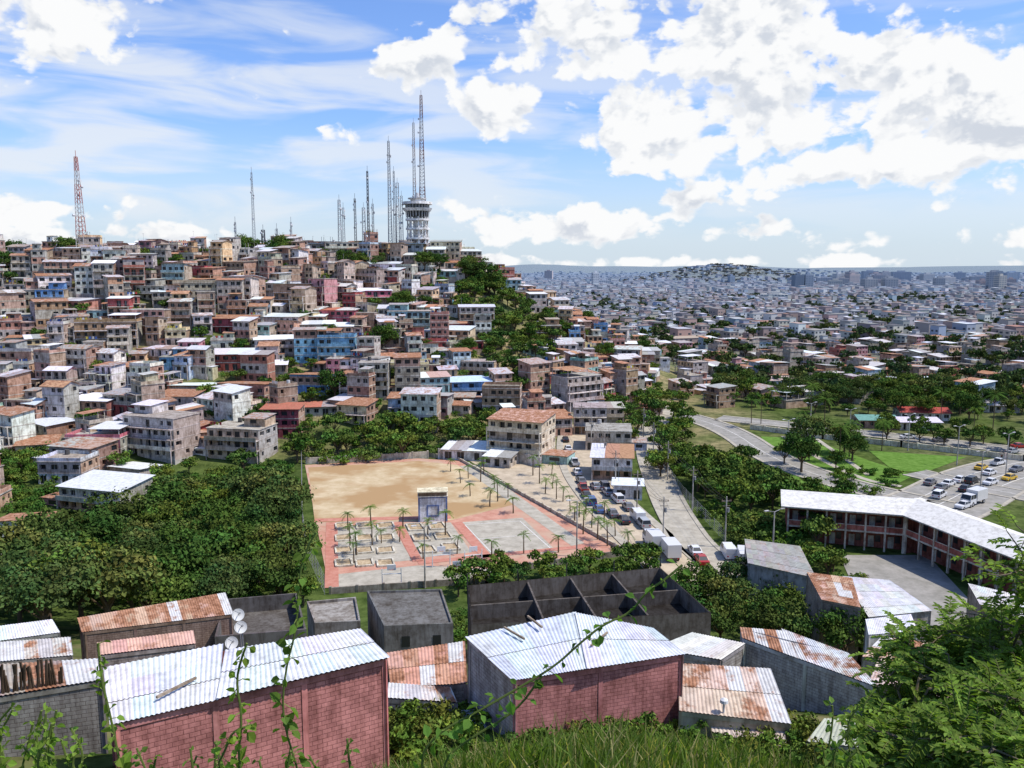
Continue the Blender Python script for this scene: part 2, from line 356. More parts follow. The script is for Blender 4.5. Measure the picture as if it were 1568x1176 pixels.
# ---------- houses
def wall(mb,p0,p1,z0,z1,col,bays,prob,r,door=False,frame=None):
    dx,dy=p1[0]-p0[0],p1[1]-p0[1]; Ln=math.hypot(dx,dy); dx/=Ln; dy/=Ln
    def T(s,z,k=0): return (p0[0]+dx*s-dy*k, p0[1]+dy*s+dx*k, z)
    bw=Ln/bays; h=z1-z0
    for i in range(bays):
        a=i*bw; b=a+bw
        if r.random()>prob or bw<1.6: mb.quad(T(a,z0),T(b,z0),T(b,z1),T(a,z1),0,col); continue
        ww=min(bw*.62,r.choice((.9,1.3,1.8,2.2))); m_=(bw-ww)*r.uniform(.3,.7); s0,s1=a+m_,a+m_+ww
        if door and (i==bays//2 or r.random()<.25): b0,b1=z0+.12,z0+2.15
        else: b0,b1=z0+h*.34,z0+h*.78
        dk=.28 if r.random()<.7 else .9
        mb.quad(T(a,z0),T(s0,z0),T(s0,z1),T(a,z1),0,col); mb.quad(T(s1,z0),T(b,z0),T(b,z1),T(s1,z1),0,col)
        mb.quad(T(s0,z0),T(s1,z0),T(s1,b0),T(s0,b0),0,col); mb.quad(T(s0,b1),T(s1,b1),T(s1,z1),T(s0,z1),0,col)
        mb.quad(T(s0,b0),T(s1,b0),T(s1,b0,dk),T(s0,b0,dk),0,col); mb.quad(T(s0,b1,dk),T(s1,b1,dk),T(s1,b1),T(s0,b1),0,col)
        mb.quad(T(s0,b0),T(s0,b0,dk),T(s0,b1,dk),T(s0,b1),0,col); mb.quad(T(s1,b0,dk),T(s1,b0),T(s1,b1),T(s1,b1,dk),0,col)
        mb.quad(T(s0,b0,dk),T(s1,b0,dk),T(s1,b1,dk),T(s0,b1,dk),2,(1,1,1))
        if r.random()<.4:
            c_=(s0+s1)/2; fc=frame or (.5,.5,.48); mb.quad(T(c_-.04,b0,dk-.03),T(c_+.04,b0,dk-.03),T(c_+.04,b1,dk-.03),T(c_-.04,b1,dk-.03),0,fc)
WALLS=[(.46,.30,.2),(.46,.42,.36),(.54,.47,.38),(.6,.33,.25),(.7,.6,.40),(.76,.74,.70),(.78,.77,.75),(.22,.42,.62),(.36,.1,.1),(.36,.54,.54),(.6,.4,.25),(.46,.26,.19),(.54,.52,.48),(.5,.2,.16),(.7,.62,.5),(.6,.54,.46),(.4,.36,.31),(.64,.31,.34),(.48,.57,.68),(.66,.49,.3),
 (.45,.28,.21),(.52,.36,.27),(.44,.33,.25),(.5,.44,.38),(.41,.28,.2),(.52,.48,.43),(.55,.33,.24),(.74,.73,.70),(.68,.64,.56)]
ROOFS=[((.62,.63,.64),.15),((.52,.53,.54),.4),((.66,.67,.68),.05),((.4,.38,.36),.45),((.44,.23,.15),.6),((.37,.33,.3),.4),((.47,.33,.27),.6),((.36,.36,.36),.3),((.5,.28,.18),.5),((.34,.31,.29),.4),((.55,.54,.52),.2)]
def house_mesh(name,w,d,fl,col,r,rooft=None,roofc=None,balc=None,found=5,trim=None,fh=2.7):
    mb=MB(); x0,x1,y0,y1=-w/2,w/2,-d/2,d/2; conc=(.38,.35,.31)
    tz=fl*fh; bx=max(1,round(w/2.5)); by=max(1,round(d/3.0)); trim=trim or var((.54,.51,.45),.3,r)
    balc=r.random()<.45 if balc is None else balc
    fcol=var(r.choice([(.44,.39,.34),(.4,.3,.23),col]),.15,r)
    for k,(a,b) in enumerate((((x0,y0),(x1,y0)),((x1,y0),(x1,y1)),((x1,y1),(x0,y1)),((x0,y1),(x0,y0)))):
        mb.quad((*a,-found),(*b,-found),(*b,0),(*a,0),0,fcol)
    side=col if r.random()<.4 else var(r.choice(((.46,.36,.29),(.43,.29,.22),(.45,.42,.38))),.2,r)
    for f in range(fl):
        c_=col if r.random()<.7 else var(r.choice([(.47,.43,.38),(.48,.31,.23),col]),.1,r)
        z0,z1=f*fh,(f+1)*fh
        wall(mb,(x0,y0),(x1,y0),z0,z1,c_,bx,.88,r,door=(f==0 or balc)); wall(mb,(x1,y0),(x1,y1),z0,z1,side,by,.45,r)
        mb.quad((x1,y1,z0),(x0,y1,z0),(x0,y1,z1),(x1,y1,z1),0,side); wall(mb,(x0,y1),(x0,y0),z0,z1,side,by,.4,r)
        if f>0: mb.box(x0-.05,x1+.05,y0-.05,y1+.05,z0-.1,z0+.1,0,trim,bottom=True)
        if balc and f>0:
            bd=r.uniform(.9,1.7); mb.box(x0,x1,y0-bd,y0-.05,z0-.14,z0+.02,0,trim)
            if r.random()<.5:
                mb.box(x0,x1,y0-bd,y0-bd+.08,z0+.02,z0+.95,0,var(col,.2,r))
            else:
                mb.box(x0,x1,y0-bd,y0-bd+.05,z0+.9,z0+.97,0,(.3,.3,.3)); k=int(w/1.2)
                for i in range(k+1):
                    xx=x0+.03+(w-.08)*i/k; mb.box(xx,xx+.05,y0-bd,y0-bd+.04,z0+.02,z0+.9,0,(.3,.3,.3),bottom=False)
            for xx in (x0+.02,x1-.27): mb.box(xx,xx+.25,y0-bd+.1,y0-bd+.35,z0-fh+.05 if f>1 else -found,z0-.15,0,trim,bottom=False)
    rooft=rooft or r.choice(['flat','mono','mono','gable','flat2','mono'])
    rc,ra=roofc or r.choice(ROOFS); rc=var(rc,.12,r)
    if rooft in('flat','flat2'):
        mb.box(x0-.2,x1+.2,y0-.2,y1+.2,tz,tz+.18,0,trim,top=(0,var(conc,.15,r),0))
        if rooft=='flat':
            for a in ((x0,x1,y0,y0+.12),(x0,x1,y1-.12,y1),(x0,x0+.12,y0+.121,y1-.121),(x1-.12,x1,y0+.121,y1-.121)): mb.box(*a,tz+.18,tz+1.0,0,var(col,.1,r))
        if r.random()<.7:
            ww=w*r.uniform(.35,.6); sx=r.choice((-1,1)); a=x0+.3 if sx<0 else x1-.3-ww
            if r.random()<.5:
                mb.box(a,a+ww,y0+d*.4,y1-.3,tz+.18,tz+2.5,0,var(col,.2,r)); mb.quad((a-.4,y0+d*.3,tz+2.5),(a+ww+.4,y0+d*.3,tz+2.5),(a+ww+.4,y1,tz+2.9),(a-.4,y1,tz+2.9),1,rc,ra)
                mb.quad((a+ww*.3,y0+d*.4-.02,tz+1),(a+ww*.6,y0+d*.4-.02,tz+1),(a+ww*.6,y0+d*.4-.02,tz+2),(a+ww*.3,y0+d*.4-.02,tz+2),2)
            else:
                for xx in (a,a+ww-.15):
                    for yy in (y0+.3,y1-.45): mb.box(xx,xx+.15,yy,yy+.15,tz+.18,tz+2.4,0,trim)
                mb.quad((a-.4,y0,tz+2.4),(a+ww+.4,y0,tz+2.4),(a+ww+.4,y1,tz+2.7),(a-.4,y1,tz+2.7),1,rc,ra)
        else:
            for xx in (x0+.2,0,x1-.2): mb.beam((xx,y0+.2,tz),(xx,y0+.2,tz+1.3),.05,0,(.25,.2,.17))
        if r.random()<.5: mb.cyl(x0+w*.3,y1-1,tz+.1,tz+1.4,.6,.55,0,r.choice([(.05,.12,.3),(.1,.1,.1),(.5,.5,.5)]),8)
        if r.random()<.35:
            for q in range(4): mb.box(x0+.8+q*.9,x0+1.4+q*.9,y0+.5,y0+.54,tz+.9,tz+1.7,0,r.choice([(.7,.7,.7),(.5,.08,.08),(.08,.15,.4),(.6,.5,.1)]))
    elif rooft=='mono':
        o=.5; hi=r.uniform(.4,1.1); a,b=(tz+.05,tz+hi) if r.random()<.7 else (tz+hi,tz+.05); A,B=(0,hi) if a<b else (hi,0)
        mb.quad((x0,y0,tz),(x1,y0,tz),(x1,y0,tz+A),(x0,y0,tz+A),0,col) if A else None
        mb.poly([(x1,y0,tz),(x1,y1,tz),(x1,y1,tz+B),(x1,y0,tz+A)],0,col); mb.poly([(x0,y1,tz),(x0,y0,tz),(x0,y0,tz+A),(x0,y1,tz+B)],0,col)
        k=r.choice((1,1,2,3)); 
        for i in range(k):
            xa=x0-o+(w+2*o)*i/k; xb=x0-o+(w+2*o)*(i+1)/k; dz=.03*i
            rr=rc if i==0 else var(r.choice(ROOFS)[0],.1,r)
            mb.box(xa,xb,y0-o,y1+o,0,.08,1,rr,ra)
            for vi in range(len(mb.v)-24,len(mb.v)):
                X_,Y_,Z_=mb.v[vi]; t=(Y_-y0)/(d); mb.v[vi]=(X_,Y_,Z_+dz+tz+.03+A+(B-A)*t)
    else:
        o=.5; hi=r.uniform(.7,1.2)
        for x_,s in ((x1,1),(x0,-1)):
            pts=[(x_,y0,tz),(x_,y1,tz),(x_,0,tz+hi)]; mb.poly(pts if s>0 else pts[::-1],0,col)
        for sy in (-1,1):
            ye=sy*(d/2+o); ze=tz-hi*o/(d/2)+.03; zr=tz+hi+.03
            q=[(x0-o,ye,ze),(x1+o,ye,ze),(x1+o,0,zr),(x0-o,0,zr)]; q=q if sy<0 else q[::-1]
            mb.quad(*q,1,rc,ra); mb.quad(*[(a,b,c-.07) for a,b,c in q[::-1]],1,rc,ra)
            mb.quad((x0-o,ye,ze-.07),(x1+o,ye,ze-.07),(x1+o,ye,ze),(x0-o,ye,ze),1,rc,ra)
    if r.random()<.35:
        aw=w*r.uniform(.3,.5); sx=r.choice((-1,1)); xa=x0-aw+.1 if sx<0 else x1-.1; ac=var(r.choice(WALLS),.15,r); hh=2.3
        mb.box(xa,xa+aw,y0+.6,y0+.6+d*.6,-found,hh,0,ac); mb.box(xa-.2,xa+aw+.2,y0+.2,y0+.9+d*.6,hh+.02,hh+.1,1,*r.choice(ROOFS))
        mb.quad((xa+aw*.3,y0+.58,.9),(xa+aw*.7,y0+.58,.9),(xa+aw*.7,y0+.58,1.8),(xa+aw*.3,y0+.58,1.8),2)
    if r.random()<.25: mb.beam((x0+1,0,tz),(x0+1,0,tz+3.5),.04,0,(.4,.4,.4)); mb.beam((x0+.5,0,tz+3.2),(x0+1.5,0,tz+3.2),.03,0,(.4,.4,.4))
    return mb.mesh(name,[MW,MR,MG])
TAKEN=[]
def free(x,y,r):
    for a,b,c in TAKEN:
        if (a-x)**2+(b-y)**2<(r+c)**2: return False
    return True
rh=random.Random(3)
wht=(.8,.78,.75);crm=(.74,.62,.40);blu=(.17,.36,.6);mar=(.34,.09,.11);pnk=(.66,.21,.27);slm=(.62,.31,.24);brn=(.45,.28,.19);gry=(.5,.48,.44);tan=(.6,.48,.34);lbl=(.45,.6,.7)
ZN=((.66,.67,.68),.1);RU=((.52,.34,.24),.65);RD=((.44,.16,.11),.35)
HERO=[(565,590,50,3,wht,'flat2',None),(622,588,64,2,crm,'flat',None),(718,612,62,2,blu,'mono',((.45,.6,.7),0)),(545,652,52,2,crm,'mono',RU),(146,705,88,2,pnk,'flat',None),(240,706,100,4,(.6,.58,.54),'flat2',None),
(365,705,90,3,(.6,.47,.35),'flat2',None),(430,672,58,3,mar,'mono',RD),(350,512,76,2,mar,'mono',RU),(345,570,88,2,(.42,.13,.10),'mono',ZN),(430,510,66,2,crm,'mono',ZN),(517,500,60,2,(.6,.19,.21),'mono',RD),
(480,522,58,2,(.6,.65,.72),'mono',ZN),(160,532,90,3,brn,'flat',None),(222,512,70,3,(.5,.3,.25),'flat2',None),(300,468,70,3,tan,'flat',None),(100,488,80,2,slm,'mono',ZN),(240,462,60,2,gry,'flat2',None),(626,512,66,3,(.32,.5,.5),'flat2',None),
(585,425,54,2,wht,'mono',ZN),(520,400,50,3,(.62,.62,.5),'flat2',None),(720,438,48,3,(.7,.65,.48),'mono',RU),(570,468,50,2,pnk,'mono',ZN),(448,472,56,3,brn,'mono',ZN),(22,580,62,3,gry,'flat',None),(75,482,40,3,blu,'flat2',None),
(25,510,56,2,(.52,.6,.66),'mono',ZN),(135,645,80,2,(.36,.15,.13),'mono',ZN),(475,605,58,2,blu,'mono',RU),(375,622,80,2,slm,'mono',RU),(270,640,60,2,gry,'mono',RU),(300,608,80,1,brn,'mono',ZN),(660,640,60,2,(.44,.26,.22),'mono',ZN),
(620,640,50,2,lbl,'mono',RU),(525,600,56,1,wht,'mono',((.6,.24,.2),.2)),(200,590,56,2,wht,'mono',RU),(95,745,70,2,(.64,.62,.69),'flat',None),(150,790,120,2,gry,'mono',ZN),(30,850,70,2,(.7,.68,.64),'mono',RU),(200,740,60,1,(.52,.46,.39),'mono',ZN),
(735,580,52,2,(.64,.53,.35),'flat2',None),(660,520,46,1,wht,'gable',ZN),(700,530,46,2,tan,'mono',ZN),(560,540,50,2,slm,'mono',RU),(415,545,60,2,(.64,.58,.53),'mono',ZN),(80,640,60,2,lbl,'mono',ZN),(490,640,55,1,crm,'mono',RD),
(835,520,46,2,brn,'flat2',None),(870,545,46,2,gry,'mono',ZN),(905,560,45,1,slm,'mono',RU),(815,545,46,1,(.5,.62,.5),'mono',ZN),(50,700,56,1,tan,'mono',RU)]
def put_house(p,w,d,fl,col,rt,rc,rot,r=rh,name='hillside_house',rf=.42,**k):
    me=house_mesh(name,w,d,fl,col,r,rt,rc,**k); TAKEN.append((p[0],p[1],max(w,d)*rf))
    return place(name,me,p,rot)
for (u,v,wp,fl,col,rt,rc) in HERO:
    p=hit(u,v)
    if p is None: continue
    w=wp*p.y/1280; d=w*rh.uniform(.7,.9) if w<13 else 10
    put_house((p.x,p.y+d*.45,p.z+.3),w,d,fl,var(col,.05,rh),rt,rc,rh.uniform(-.4,.35))
p=P(800,706,0); put_house((p.x,p.y+5,0),15,11,4,(.66,.57,.44),'mono',((.55,.38,.28),.6),rad(-22),balc=True,name='apartment_building',found=1)
GREEN=[[(688,436),(745,432),(800,470),(860,505),(850,560),(800,620),(745,570),(760,520),(690,470)],[(445,655),(600,640),(640,660),(760,640),(760,690),(700,700),(460,705)],[(0,700),(60,690),(100,760),(60,800),(0,790)]]
GP=[[tuple(hit(*q).xy) for q in g] for g in GREEN]
def ok_hill(x_,y_,m=7):
    if polydist(FLAT,np.array([x_]),np.array([y_]))[0]<m: return None
    if y_<205 and x_>-118+(y_-150)*.25: return None
    for g in GP:
        if polydist(g,np.array([x_]),np.array([y_]))[0]<1: return None
    z_=h1(x_,y_)
    if (z_<2.5 and x_>-90 and y_<240) or (x_>25 and y_<285) or (x_>40 and z_<1): return None
    return z_
cnt=0; GAPS=[]
for _ in range(7500):
    x_,y_=rh.uniform(-262,62),rh.uniform(150,424)
    w=rh.choice((rh.uniform(4.5,7),rh.uniform(6,9),rh.uniform(6,9),rh.uniform(9,15))); d=rh.uniform(.6,.9)*w if w>7 else rh.uniform(5,7)
    if not free(x_,y_,w*.37): continue
    z_=ok_hill(x_,y_)
    if z_ is None: continue
    if rh.random()<.17: TAKEN.append((x_,y_,2.3)); GAPS.append((x_,y_,z_)); continue
    fl=rh.choice((1,1,1,2,2,2,3,3,4)) if y_<370 else rh.choice((1,1,2,2,3))
    rot=.35*math.sin(x_/33+1)+.35*math.sin(y_/21)+rh.uniform(-.3,.3)
    put_house((x_,y_,z_+.3+rh.uniform(-.2,.6)),w,d,fl,var(rh.choice(WALLS),.18,rh),None,None,rot,rf=.37,fh=rh.uniform(2.5,3.0)); cnt+=1
print('hill houses',cnt,time.time()-T0)
for (u,v,wp,dp,fl,col,rt,rc,rot) in [(942,735,62,12,2,(.72,.7,.66),'mono',ZN,-8),(935,690,70,12,2,(.64,.54,.44),'flat2',None,-6),(905,665,50,10,3,(.55,.5,.45),'flat2',None,-4),(965,765,44,8,1,(.64,.64,.66),'mono',ZN,-8),
   (850,668,44,10,2,(.58,.36,.27),'mono',RU,12),(860,630,50,10,2,(.68,.66,.58),'mono',ZN,5),(815,625,50,10,1,(.6,.5,.39),'mono',RU,5),(905,640,40,9,2,(.6,.58,.54),'mono',RU,0),(930,650,50,9,2,(.7,.6,.46),'mono',ZN,0),(735,706,40,10,1,(.76,.74,.7),'mono',ZN,-10),(700,704,36,8,1,(.7,.7,.68),'mono',ZN,-12),(770,716,42,9,1,(.54,.52,.49),'mono',ZN,-20)]:
    p=P(u,v,0); w=wp*p.y/1240; put_house((p.x,p.y+dp/2,0),w,dp,fl,col,rt,rc,rad(rot),name='street_house',found=1)
rm=random.Random(11); VAR=[house_mesh('city_house',rm.uniform(6.5,12),rm.uniform(7,10),rm.choice((1,1,2,2,3)),tuple(q*.88 for q in var(rm.choice(WALLS[1:7]+WALLS[12:]+[(.5,.3,.22),(.6,.6,.6)]),.12,rm)),rm,None,rm.choice(ROOFS),found=1) for _ in range(40)]
ang=rad(24); ca,sa=math.cos(ang),math.sin(ang)
city=[]
for i in range(-60,220):
    for j in range(-60,220):
        gx=i*11.0+(i//5)*8; gy=j*11.0+(j//2)*7
        x_=gx*ca-gy*sa+rm.uniform(-2.2,2.2)+100; y_=gx*sa+gy*ca+rm.uniform(-2.2,2.2)+300
        if y_<300 or y_>1500 or x_>.72*y_+60 or x_<-.1*y_: continue
        city.append((x_,y_))
hts=H(np.array([c[0] for c in city]),np.array([c[1] for c in city]))
CITYLOW=[]; TREEPOS=[]
for (x_,y_),z_ in zip(city,hts):
    if y_<430 and (x_<62 or z_>2): continue
    if z_>6 : continue
    if 1180<y_<1290 and x_>380: continue
    gr=.5+.5*math.sin(x_/47+1.3*math.sin(y_/61))*math.sin(y_/53+1)
    if y_<560:
        pt=(.6 if (y_<410 and x_>90) else .4)
        if rm.random()<pt: TREEPOS.append((x_,y_)); continue
        if not free(x_,y_,4): continue
        place('city_house',rm.choice(VAR),(x_,y_,z_),ang+rm.choice((0,0,math.pi/2,-math.pi/2,math.pi))+rm.uniform(-.1,.1),rm.uniform(.8,1.1))
    else:
        if rm.random()<.12+.55*gr*gr: TREEPOS.append((x_,y_)); continue
        CITYLOW.append((x_,y_,z_))
def haze_tint(c,y,k=2100,wl=True):  # aerial haze painted into the surface colour, growing with distance
    t=1-math.exp(-max(y-350,0)/k); h=(.37,.44,.52) if wl else (.23,.275,.335); return tuple(a*(1-t)+b*t for a,b in zip(c,h))  # wall tint lighter than roof tint, making up for walls in shade
mb=MB()
def rbox(mb,x,y,z0,w,d,h,a,wc,rc,win=0):
    c_,s_=math.cos(a),math.sin(a)
    def q(px_,py_,pz): return (x+px_*c_-py_*s_,y+px_*s_+py_*c_,pz)
    c4=[(-w/2,-d/2),(w/2,-d/2),(w/2,d/2),(-w/2,d/2)]
    for i in range(4):
        A_,B_=c4[i],c4[(i+1)%4]
        mb.quad(q(*A_,z0-3),q(*B_,z0-3),q(*B_,z0+h),q(*A_,z0+h),0,wc)
        if win and i in (0,3,1):
            L_=w if i%2==0 else d; nb=max(1,int(L_/3.2)); fl=max(1,int(h/2.9))
            for k in range(nb):
                for f_ in range(fl):
                    if rm.random()<.35: continue
                    t0=(k+.25)/nb;t1=(k+.75)/nb; za=z0+f_*2.9+.9; zb=za+1.3
                    nx_,ny_=((0,-.04),(.04,0),(0,0),(-.04,0))[i]
                    a0=(A_[0]+(B_[0]-A_[0])*t0+nx_,A_[1]+(B_[1]-A_[1])*t0+ny_); a1=(A_[0]+(B_[0]-A_[0])*t1+nx_,A_[1]+(B_[1]-A_[1])*t1+ny_)
                    mb.quad(q(*a0,za),q(*a1,za),q(*a1,zb),q(*a0,zb),0,haze_tint((.04,.04,.04),y))
    e=.3
    mb.quad(q(-w/2-e,-d/2-e,z0+h),q(w/2+e,-d/2-e,z0+h),q(w/2+e,d/2+e,z0+h+.5),q(-w/2-e,d/2+e,z0+h+.5),0,rc)
CW=[(.58,.56,.53),(.66,.65,.63),(.42,.4,.37),(.5,.34,.26),(.42,.4,.37),(.52,.47,.37),(.32,.28,.26),(.44,.31,.26),(.34,.4,.47),(.38,.27,.22)]
CR=[(.46,.47,.48),(.6,.61,.62),(.2,.19,.18),(.3,.16,.11),(.17,.16,.15),(.26,.25,.24),(.33,.25,.2),(.14,.13,.13),(.24,.19,.16),(.27,.27,.27),(.22,.2,.18)]
for (x_,y_,z_) in CITYLOW:
    w=rm.uniform(6,12);d=rm.uniform(6,12);h=rm.choice((2.8,3.2,3.5,6,6,9,11)); k=rm.random()
    if k<.025: w*=2.8; d*=2; h=6
    rbox(mb,x_,y_,z_,w,d,h,ang+rm.uniform(-.12,.12),haze_tint(var(rm.choice(CW),.2,rm),y_),haze_tint(var(rm.choice(CR),.25,rm),y_,wl=False),win=y_<1000)
    if rm.random()<.4: rbox(mb,x_+rm.uniform(-2,2),y_+2,z_+h,w*.5,d*.5,2.6,ang,haze_tint(var(rm.choice(CW),.2,rm),y_),haze_tint(var(rm.choice(CR),.2,rm),y_,wl=False))
far=[]
for _ in range(14000):
    y_=1500*math.exp(rm.random()*math.log(8000/1500.)); x_=rm.uniform(-.08,.74)*y_+rm.uniform(-20,20); far.append((x_,y_))
hts=H(np.array([c[0] for c in far]),np.array([c[1] for c in far]))
for (x_,y_),z_ in zip(far,hts):
    s=10+(y_-1500)/260; big=rm.random()<.04; onhill=z_>15
    if onhill and rm.random()<.6: continue
    w=rm.uniform(.7,1.6)*s*(2 if big else 1); d=rm.uniform(.7,1.3)*s; h=rm.choice((3,3,6,6,9,14))
    if onhill: w=min(w,12); h=6
    rbox(mb,x_,y_,z_,w,d,h,ang+rm.uniform(-.2,.2),haze_tint(var(rm.choice(CW),.2,rm),y_),haze_tint(var(rm.choice(CR),.3,rm),y_,wl=False))
mb.obj('distant_city_buildings',[MFAR])
HR=[(1222,421,14,1900,(.09,.12,.16)),(1237,420,13,1910,(.24,.28,.33)),(925,429,16,2300,(.5,.5,.5)),(912,432,10,2300,(.45,.45,.45)),(1120,422,8,2600,(.2,.25,.32)),(1305,420,18,2500,(.42,.3,.25)),(1262,425,22,2600,(.5,.48,.46)),(1345,421,16,2500,(.42,.36,.33)),(1380,416,26,2900,(.35,.35,.37)),(1420,419,18,2900,(.48,.46,.42)),(1450,424,22,2700,(.52,.47,.42)),(1500,423,26,2900,(.5,.45,.4)),(1332,415,22,3100,(.33,.35,.38)),(1545,421,20,2800,(.5,.5,.48)),(1185,455,40,1300,(.62,.59,.52)),(990,452,30,1500,(.57,.52,.44)),(1290,426,18,2400,(.5,.42,.35)),(1470,417,14,3200,(.42,.42,.44)),(1360,428,34,2300,(.46,.34,.3)),(1010,430,16,2500,(.42,.42,.44))]
for i in range(34):
    u=rm.uniform(1240,1560) if rm.random()<.75 else rm.uniform(800,1240); y_=rm.uniform(1700,3600); zt=rm.uniform(16,46); v=588-F*math.tan(PITCH-math.atan((50-zt)/y_)); HR.append((u,v,rm.uniform(8,20),y_,rm.choice(CW)))
for u,vt,wpx,y_,c_ in HR:
    p=PD(u,vt,y_); mb=MB(); w=wpx*y_/F; c_=haze_tint(c_,y_,4000); d=min(w,25); hh=max(12,p.z)
    mb.box(-w/2,w/2,-d/2,d/2,-2,hh,0,c_); nb=max(3,int(w/5))
    for f in range(max(1,int(hh/4))):
        for k in range(nb):
            xa=-w/2+w*(k+.2)/nb; xb=-w/2+w*(k+.8)/nb; mb.box(xa,xb,-d/2-.15,-d/2+.1,f*4+1.6,f*4+3.2,0,haze_tint((.10,.12,.15),y_,3500))
        mb.box(-w/2-.15,-w/2+.1,-d*.4,d*.4,f*4+1.6,f*4+3.2,0,haze_tint((.10,.12,.15),y_,3500))
    mb.box(-w*.2,w*.2,-d*.2,d*.2,hh,hh+4,0,c_); mb.obj('high_rise_block',[MFAR],(p.x,y_,0),rm.uniform(-.3,.3))
mb=MB(); mb.poly([(430,1185,.3),(1400,1185,.3),(1450,1285,.3),(480,1285,.3)],0); mb.obj('airfield_grass',[mk_ground('airfield_grass',(.17,.22,.14),(.24,.29,.19),.02)])
# ---------- school
mb=MB(); RDW=(.29,.11,.085); CR_=(.6,.54,.45)
def schoolwing(mb,a,b,depth,h=7.2):
    a=Vector((a[0],a[1],0));b=Vector((b[0],b[1],0)); d=(b-a); Ln=d.length; d.normalize(); nrm=Vector((-d.y,d.x,0))
    def T(s,k,z): q=a+d*s+nrm*k; return (q.x,q.y,z)
    bays=int(Ln/3.2); bw=Ln/bays
    mb.quad(T(0,2.2,0),T(Ln,2.2,0),T(Ln,2.2,h),T(0,2.2,h),0,RDW)
    mb.quad(T(Ln,0,0),T(Ln,depth,0),T(Ln,depth,h),T(Ln,0,h),0,RDW); mb.quad(T(0,depth,0),T(0,0,0),T(0,0,h),T(0,depth,h),0,RDW); mb.quad(T(Ln,depth,0),T(0,depth,0),T(0,depth,h),T(Ln,depth,h),0,RDW)
    for fz in (3.3,6.7):
        for z0,z1,k0,k1,cc in ((fz,fz+.3,0,2.2,CR_),):
            mb.quad(T(0,k0,z0),T(Ln,k0,z0),T(Ln,k0,z1),T(0,k0,z1),0,cc); mb.quad(T(0,k0,z1),T(Ln,k0,z1),T(Ln,k1,z1),T(0,k1,z1),0,cc); mb.quad(T(0,k1,z0),T(Ln,k1,z0),T(Ln,k0,z0),T(0,k0,z0),0,cc)
    mb.quad(T(0,.06,3.6),T(Ln,.06,3.6),T(Ln,.06,4.5),T(0,.06,4.5),0,(.38,.14,.11)); mb.quad(T(0,.1,4.5),T(Ln,.1,4.5),T(Ln,.1,4.62),T(0,.1,4.62),0,CR_)
    for i in range(bays+1):
        s=min(i*bw,Ln-.3)
        mb.quad(T(s,-.02,0),T(s+.3,-.02,0),T(s+.3,-.02,h),T(s,-.02,h),0,CR_); mb.quad(T(s+.3,-.02,0),T(s+.3,.3,0),T(s+.3,.3,h),T(s+.3,-.02,h),0,CR_); mb.quad(T(s,.3,0),T(s,-.02,0),T(s,-.02,h),T(s,.3,h),0,CR_)
        if i<bays:
            for z0,z1,x0,x1 in ((.1,2.2,.3,.6),(1.1,2.4,.65,.92),(3.7,5.8,.3,.6),(4.7,5.9,.65,.92)):
                q0=s+bw*x0;q1=s+bw*x1
                mb.quad(T(q0,2.15,z0),T(q1,2.15,z0),T(q1,2.15,z1),T(q0,2.15,z1),2 if x0>.6 else 0,(.55,.52,.45) if x0<.6 else (1,1,1))
    return T
K=Vector((69.5,141,0)); A0=Vector((50.5,146.5,0)); B0=Vector((83,94,0))
T1=schoolwing(mb,A0,K,9); T2=schoolwing(mb,K,B0,9)
for T,Ln in ((T1,(K-A0).length),(T2,(B0-K).length)):
    s0=-1.2 if T is T1 else 0; s1=Ln if T is T1 else Ln+1.2
    mid=4.5; zr=9.0; ze=7.35
    if T is T1: F0,F1,R0,R1,Bk0,Bk1=s0,Ln-.5,s0,Ln+4.2,s0,Ln+9.5
    else: F0,F1,R0,R1,Bk0,Bk1=.5,s1,-3.2,s1,-7.5,s1
    mb.quad(T(F0,-1.2,ze),T(F1,-1.2,ze),T(R1,mid,zr),T(R0,mid,zr),1,(.66,.64,.59),.0)
    mb.quad(T(R0,mid,zr),T(R1,mid,zr),T(Bk1,10.2,ze),T(Bk0,10.2,ze),1,(.66,.64,.59),.0)
    mb.quad(T(F0,-1.2,ze-.2),T(F1,-1.2,ze-.2),T(F1,-1.2,ze),T(F0,-1.2,ze),0,(.5,.48,.44))
    mb.quad(T(F1,-1.2,ze-.2),T(F0,-1.2,ze-.2),T(F0,2.2,ze-.2),T(F1,2.2,ze-.2),0,(.4,.35,.3))
mb.obj('school_building',[MW,MR,MG])
